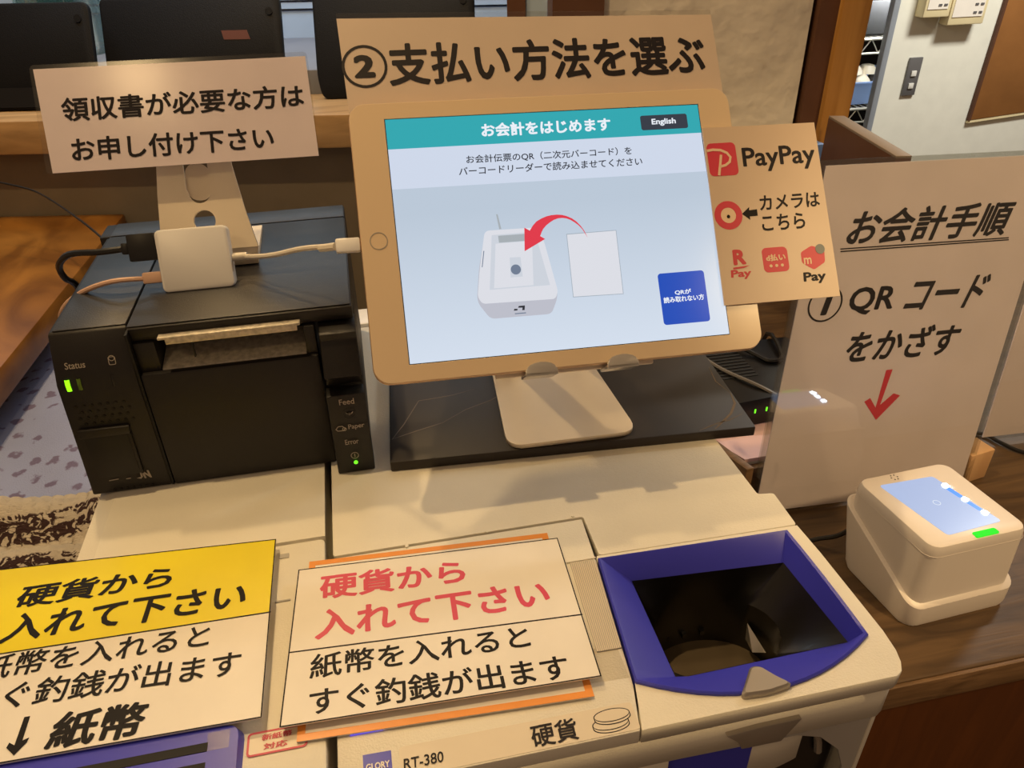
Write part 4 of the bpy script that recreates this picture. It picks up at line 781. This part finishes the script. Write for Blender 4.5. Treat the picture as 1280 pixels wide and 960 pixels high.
# scanner
sn = thing('code_scanner', 'white box scanner with glowing window and green bar on the counter', 'scanner', (0.445, 0.395, -0.175))
def rr3(cx0, cx1, cy0, cy1, r, z, fr, n=5): return [fr.p(u, v, 0) + Vector((0, 0, zz)) for (u, v), zz in zip(rrect(cx0, cx1, cy0, cy1, r, n), z)]
SF = Fr((0.4005, 0.3475, 0.0), (0.9965, 0.0836 * 0.6, 0), (-0.11, 0.9939, 0))
SFb = SF
def lev(x0, x1, y0, y1, r, zf):
    pl = rrect(x0, x1, y0, y1, r, 5); return [SF.p(u, v, zf(v)) for u, v in pl]
base_top = lambda v: -0.1540 + 0.042 * (v / 0.1) + 0.0
MB().loft([lev(-0.008, 0.0915, 0.001, 0.080, 0.011, lambda v: -0.1747), lev(-0.009, 0.0925, 0.0, 0.082 , 0.011, lambda v: -0.1700), lev(-0.009, 0.0925, 0.0, 0.098, 0.011, base_top), lev(-0.0075, 0.091, 0.0015, 0.0965, 0.010, lambda v: base_top(v) + 0.0012)], True, True).build('base', 'scanner_white', sn, smooth=True)
MB().loft([lev(-0.0055, 0.089, 0.0035, 0.0940, 0.010, lambda v: base_top(v) - 0.002), lev(-0.0055, 0.0855, 0.0040, 0.0935, 0.010, lambda v: -0.1000), lev(-0.0055, 0.0850, 0.0042, 0.0930, 0.010, lambda v: -0.0945), lev(-0.0042, 0.0835, 0.0052, 0.0915, 0.009, lambda v: -0.0912), lev(-0.0017, 0.0810, 0.0075, 0.0890, 0.007, lambda v: -0.0900)], True, True).build('cover', 'scanner_white', sn, smooth=True)
MB().loft([lev(-0.0061, 0.0860, 0.0036, 0.0942, 0.010, lambda v: -0.1010), lev(-0.0063, 0.0862, 0.0034, 0.0944, 0.010, lambda v: -0.1005), lev(-0.0061, 0.0860, 0.0036, 0.0942, 0.010, lambda v: -0.1000)]).build('cover_joint', 'scanner_white', sn)
wq = [(0.0105, 0.0690), (0.0155, 0.0795), (0.0645, 0.0790), (0.0625, 0.0220), (0.0170, 0.0185)]
wq = [(0.0070, 0.0795), (0.0580, 0.0775), (0.0680, 0.0160), (0.0160, 0.0140)]
wn_ = MB().prism(rpoly(wq, 0.003), -0.0901, -0.0896, SF).build('scan_window', 'scan_window', sn, label='glowing blue white window')
for q_ in ([(0.0560, 0.0610), (0.0605, 0.0610), (0.0625, 0.0480), (0.0580, 0.0480)], [(0.0585, 0.0420), (0.0625, 0.0420), (0.0645, 0.0305), (0.0605, 0.0305)]): flat('light_streak', rpoly(q_, 0.0015), -0.0896, 'scan_streak', wn_, SF)
for (u, v) in ((0.0585, 0.0640), (0.0605, 0.0450), (0.0630, 0.0275)): MB().disc((u, v), 0.0025, (-0.0896, -0.0888), SF, 24).build('lamp', 'scan_led', wn_)
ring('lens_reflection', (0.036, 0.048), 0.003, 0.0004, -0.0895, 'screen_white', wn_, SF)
MB().prism(rrect(0.0350, 0.0560, 0.0055, 0.0112, 0.0015), -0.0901, -0.0893, SF).build('status_bar', 'scan_green', sn, label='lit green bar')
for k in range(6):
    a = k * math.pi / 3; MB().disc((0.0270 + 0.003 * math.cos(a), 0.0855 + 0.003 * math.sin(a)), 0.0006, (-0.0901, -0.0898), SF, 8).build('speaker_hole', 'gap_dark', sn)
MB().tube([SF.p(-0.001, 0.085, -0.140), (0.383, 0.440, -0.156), (0.368, 0.450, -0.167), (0.345, 0.448, -0.1722), (0.318, 0.430, -0.1722), (0.290, 0.385, -0.1722), (0.27, 0.33, -0.1722)], 0.0022, 8).build('cable', 'cable_black', sn, smooth=True)

# ---------------------------------------------------------------- RIGHT SIDE SMALL THINGS
bx = thing('wooden_tray_box', 'low wooden tray with pink paper under the black router, left of the large sign', 'tray', (0.38, 0.60, -0.175))
MB().prism([(0.3210, 0.5030), (0.3290, 0.5040), (0.3120, 0.555), (0.3120, 0.70), (0.3035, 0.70), (0.3035, 0.552)], -0.1746, -0.118).build('side_board', 'counter_edge', bx, bevel=0.0008)
MB().prism([(0.3320, 0.516), (0.47, 0.520), (0.47, 0.527), (0.3300, 0.523)], -0.1746, -0.130).build('front_board', 'counter_edge', bx, bevel=0.0008)
MB().box(0.3125, 0.47, 0.692, 0.70, -0.1746, -0.130).build('back_board', 'counter_edge', bx, bevel=0.0008)
MB().prism([(0.3300, 0.5235), (0.465, 0.5275), (0.465, 0.690), (0.3130, 0.690), (0.3130, 0.560)], -0.1275, -0.1235).build('pink_paper', 'pink_paper', bx, label='pink paper')
MB().prism([(0.3310, 0.5245), (0.464, 0.5285), (0.464, 0.689), (0.3140, 0.689), (0.3140, 0.561)], -0.1744, -0.1277).build('paper_stack', 'paper', bx)
rt = thing('network_router', 'black router with two tiny green lights behind the marble slab', 'router', (0.40, 0.63, -0.1235))
MB().prism([(0.322, 0.5700), (0.460, 0.5810), (0.455, 0.685), (0.322, 0.685)], -0.1235, -0.0920).build('case', 'router_black', rt, bevel=0.002)
for k in range(9): MB().box(0.330, 0.385, 0.615 + k * 0.006, 0.6175 + k * 0.006, -0.0922, -0.0914).build('vent_slat', 'gap_dark', rt)
RF = Fr((0.322, 0.5700, 0), (0.99684, 0.0795, 0), (0, 0, 1), (0.0795, -0.99684, 0))
for x in (0.0400, 0.0530): MB().prism([(x, -0.1080), (x + 0.0014, -0.1080), (x + 0.0014, -0.1035), (x, -0.1035)], 0, 0.0008, RF).build('light', 'led_green_small', rt, label='green lit lamp')
cb = MB().tube([(0.300, 0.715, -0.10), (0.330, 0.680, -0.0880), (0.352, 0.630, -0.0895), (0.374, 0.592, -0.0895), (0.392, 0.573, -0.0980), (0.405, 0.560, -0.1200)], 0.0020, 6).build('network_cable', 'cable_grey', None, smooth=True)
setp(cb, 'grey cord lying across the top of the black router', 'cable')
cb = MB().tube([(0.370, 0.720, -0.10), (0.385, 0.675, -0.0875), (0.400, 0.650, -0.0893), (0.408, 0.635, -0.0893), (0.425, 0.640, -0.0893), (0.44, 0.70, -0.095), (0.445, 0.73, -0.172)], 0.0024, 6).build('power_cable', 'cable_black', None, smooth=True)
setp(cb, 'black cord looped over the back of the router near the large sign', 'cable')
s2g = thing('second_sign', 'beige acrylic sign partly in view at the right edge of the photo', 'sign', (0.72, 0.56, -0.175))
S2 = Fr((0.7450, 0.5720, -0.0200), (0.99939, -0.02366, -0.02567), (0.12115, 0.17558, 0.97698), (-0.01869, -0.98365, 0.17910))
MB().prism([(-0.105, -0.150), (0.105, -0.150), (0.105, 0.10), (-0.105, 0.10)], 0.0, 0.0012, S2).build('paper', 'paper_sign', s2g)
MB().prism([(-0.105, -0.153), (0.105, -0.153), (0.105, 0.103), (-0.105, 0.103)], 0.0014, 0.0026, S2).build('acrylic_front', 'acrylic', s2g)
cb = MB().tube([(0.58, 0.58, -0.1722), (0.610, 0.572, -0.1722), (0.6379, 0.5615, -0.172), (0.6442, 0.5445, -0.1720), (0.6563, 0.5240, -0.1722), (0.69, 0.505, -0.1722), (0.78, 0.50, -0.1722)], 0.0022, 8).build('counter_cable', 'cable_black', None, smooth=True)
setp(cb, 'black cable on the wooden counter in front of the right edge sign', 'cable')
pt = thing('brown_partition', 'dark brown partition with paler top edge behind the large sign', 'partition', (0.65, 0.9, -0.175))
PTF = [(0.5968, 0.7590), (0.6141, 0.7547), (0.6443, 0.9381), (0.6251, 0.9435)]
MB().prism(PTF, -0.1748, 0.0775).build('panel', 'dark_panel', pt)
MB().prism(PTF, 0.0775, 0.0805).build('top_edge', 'panel_edge', pt, bevel=0.0005, label='paler top edge')  # thin top strip in a paler colour than the panel
bb = MB().prism([(0.575, 0.946), (0.632, 0.948), (0.630, 0.975), (0.573, 0.980)], -0.1745, 0.042).build('blue_box', 'blue_box', None, bevel=0.002)
setp(bb, 'pale blue plastic box at the foot of the wooden pillar', 'box')
pa = thing('power_adapter', 'white power adapter block behind the printer beside the tablet', 'adapter', (-0.01, 0.72, -0.1748))
MB().box(-0.035, 0.015, 0.70, 0.735, -0.1748, -0.025).build('body', 'white_plastic', pa, bevel=0.003)
MB().tube([(-0.03, 0.698, -0.040), (-0.012, 0.694, -0.046), (0.006, 0.694, -0.048), (0.03, 0.70, -0.06)], 0.0022, 6).build('cable', 'cable_black', pa, smooth=True)

# ---------------------------------------------------------------- TABLETS ON THE SILL
def sill_tablet(name, label, s0, s1, hgt, w_, z0, lean, tag=None):
    th = math.radians(lean)
    F = Fr(WALL.p(0, z0, w_), WALL.x, (Vector((0, 0, 1)) * math.cos(th) - WALL.n * math.sin(th)), (WALL.n * math.cos(th) + Vector((0, 0, 1)) * math.sin(th)))
    t = thing(name, label, 'tablet', F.p((s0 + s1) / 2, 0, 0), 'black tablets on the window sill')
    MB().prism(rpoly([(s0 + 0.006, 0.0005), (s1 - 0.006, 0.0005), (s1, 0.03), (s1, hgt), (s0, hgt), (s0, 0.03)], 0.012, 5), -0.010, 0.0, F).build('case', 'tablet_black', t, bevel=0.003)
    MB().disc((s1 - 0.016, hgt - 0.022), 0.005, (0.0, 0.0015), F).build('camera_bump', 'tablet_black', t)
    MB().box(s0 + 0.07, s1 - 0.07, 0.004, 0.03, 0, 0.004, F).build('connector', 'router_black', t)
    if tag: MB().prism([(tag[0], tag[1] + .008), (tag[0] + .036, tag[1] + .008), (tag[0] + .040, tag[1] - .004), (tag[0] + .003, tag[1] - .004)], 0.0001, 0.0004, F).build('red_sticker', 'tag_red', t, label='dull red sticker')
    return t
sill_tablet('black_tablet', 'black tablet seen from behind, leftmost on the window sill', -0.62, -0.348, 0.140, -0.025, 0.0910, 20)
sill_tablet('black_tablet', 'black tablet with a dull red sticker on its back, middle of the window sill', -0.345, -0.093, 0.142, -0.050, 0.0910, 20, (-0.178, 0.088))
sill_tablet('black_tablet', 'black tablet on the window sill partly behind the step two sheet', -0.050, 0.178, 0.150, -0.058, 0.0910, 20)
jg = MB().lathe(WALL.p(-0.50, 0.1245, -0.30), [(0.02, 0), (0.06, 0.0), (0.064, 0.01), (0.07, 0.12), (0.072, 0.2), (0.069, 0.2), (0.066, 0.12), (0.06, 0.012), (0.02, 0.01)], 32).build('glass_jug', 'jug_glass', None, smooth=True)
setp(jg, 'clear greenish glass jug behind the leftmost black tablet', 'jug')

# ---------------------------------------------------------------- KITCHEN SIDE
KW = Fr((0, 2.2, 0), (1, 0, 0), (0, 0, 1), (0, -1, 0))
sw = thing('light_switch', 'grey metal switch plate with two pale keys on white wall', 'switch', (1.715, 2.19, -0.16))
MB().prism([(1.690, -0.2125), (1.7345, -0.2125), (1.7345, -0.1020), (1.690, -0.1020)], 0.0, 0.008, KW).build('plate', 'switch_grey', sw, bevel=0.002)
for z in (-0.148, -0.184): MB().prism(rrect(1.7035, 1.7205, z - 0.0075, z + 0.0085, 0.001), 0.008, 0.012, KW).build('key', 'switch_key', sw, bevel=0.001)
for i, (x0, x1, z0) in enumerate(((1.672, 1.758, 0.012), (1.760, 1.880, -0.012))):
    tt = thing('control_box', ('narrow ivory control box left of the wider one on the white wall', 'wider ivory control box above the light switch on the white wall')[i], 'control box', (x0, 2.18, z0), 'ivory control boxes')
    MB().prism([(x0, z0), (x1, z0), (x1, z0 + 0.16), (x0, z0 + 0.16)], 0.0, 0.04, KW).build('case', 'ivory_plastic', tt, bevel=0.004)
    MB().prism([(x0 + 0.008, z0 + 0.022), (x1 - 0.012, z0 + 0.022), (x1 - 0.012, z0 + 0.15), (x0 + 0.008, z0 + 0.15)], 0.04, 0.042, KW).build('face', 'paper', tt)
    for k in range(2):
        for j in range(3): MB().prism(rrect(x1 - 0.045 + k * 0.018, x1 - 0.034 + k * 0.018, z0 + 0.030 + j * 0.022, z0 + 0.036 + j * 0.022, 0.001), 0.042, 0.0435, KW).build('key', 'switch_grey', tt)
BRD = 0.001
bp_ = thing('brown_board', 'brown board with dark left edge hanging on the white wall', 'board', (2.2, 2.18, -0.30))
MB().prism([(1.9560, -0.3030), (2.60, -0.262), (2.60, 0.5), (1.975, 0.5), (1.968, 0.1)], 0.001, 0.012, KW).build('panel', 'brown_panel', bp_, bevel=0.002)
MB().prism([(1.9530, -0.3040), (1.9610, -0.3035), (1.980, 0.5), (1.972, 0.5)], 0.001, 0.0135, KW).build('dark_edge', 'dark_panel', bp_)
MB().prism([(1.9540, -0.3120), (2.60, -0.271), (2.60, -0.262), (1.9560, -0.3035)], 0.001, 0.010, KW).build('lower_trim', 'ivory_plastic', bp_)
# steel rack seen through the doorway, in the kitchen beyond the white wall
XF[0] = lambda v: Vector((v.x * 1.263, v.y * 1.263, 0.335 + (v.z - 0.335) * 1.263))
rk = thing('wire_rack', 'steel wire rack seen through the kitchen doorway', 'rack', (1.35, 2.0, -1.05))
for (x, y) in ((1.16, 1.86), (1.56, 1.86), (1.16, 2.14), (1.56, 2.14)): MB().tube([(x, y, -0.7615), (x, y, 0.5)], 0.010, 8, 0).build('post', 'wire_steel', rk, smooth=True)
for z in (-0.55, -0.155, 0.015, 0.28):
    mb = MB()
    for y in (1.86, 2.14):
        mb.tube([(1.16, y, z), (1.56, y, z)], 0.004, 6, 0); mb.tube([(1.16, y, z - 0.034), (1.56, y, z - 0.034)], 0.003, 6, 0)
        pts = [(1.16 + 0.025 * k, y, z - (0.034 if k % 2 else 0)) for k in range(17)]; mb.tube(pts, 0.0022, 5, 0)
    for k in range(24): mb.tube([(1.165 + k * 0.017, 1.86, z + 0.002), (1.165 + k * 0.017, 2.14, z + 0.002)], 0.0016, 5, 0)
    mb.build('shelf', 'wire_steel', rk, smooth=True)
kb = MB().box(1.20, 1.50, 1.88, 2.12, 0.0215, 0.10).build('black_crate', 'kitchen_dark', None, bevel=0.004)
setp(kb, 'black crate on the upper shelf of the wire rack', 'crate')
def basin(name, label, cx, cy, z, sx, sy, h, mat):
    t = thing(name, label, 'basin', (cx, cy, z))
    R_ = lambda kx, ky, zz: [Vector((x, y, zz)) for x, y in rrect(cx - sx * kx, cx + sx * kx, cy - sy * ky, cy + sy * ky, 0.03, 5)]
    MB().loft([R_(.9, .9, z), R_(1, 1, z + h), R_(1.04, 1.05, z + h), R_(1.04, 1.05, z + h + 0.004), R_(0.97, 0.96, z + h + 0.003), R_(.87, .86, z + 0.004)], True, True).build('tub', mat, t, smooth=True)
    return t
basin('blue_basin', 'light blue plastic basin full of bowls on the wire rack', 1.355, 1.98, -0.1505, 0.14, 0.10, 0.055, 'basin_blue')
k = 0
for (x, y, z, r, mt, lab) in ((1.300, 1.925, -0.109, 0.028, 'bowl_dark', 'dark bowl at the left of the blue basin'), (1.345, 1.93, -0.104, 0.030, 'bowl_cream', 'cream bowl lying low at the front of the blue basin'), (1.395, 1.93, -0.106, 0.028, 'bowl_dark', 'dark bowl near the right end of the blue basin'),
                          (1.325, 1.94, -0.082, 0.030, 'bowl_cream', 'cream bowl piled on top of the others in the blue basin'), (1.378, 1.95, -0.084, 0.026, 'bowl_cream', 'small pale bowl at the right of the pile in the blue basin')):
    o = MB().lathe((x, y, z), [(0.008, 0.022), (r * .6, 0.020), (r * .95, 0.008), (r, 0.0), (r * .96, 0.0), (r * .55, 0.015), (0.008, 0.017)], 18).build('bowl', mt, None, smooth=True)
    setp(o, lab, 'bowl', 'bowls in the blue basin')
basin('dark_tub', 'dark grey tub on the lower shelf of the wire rack', 1.36, 2.0, -0.545, 0.15, 0.11, 0.10, 'kitchen_dark')
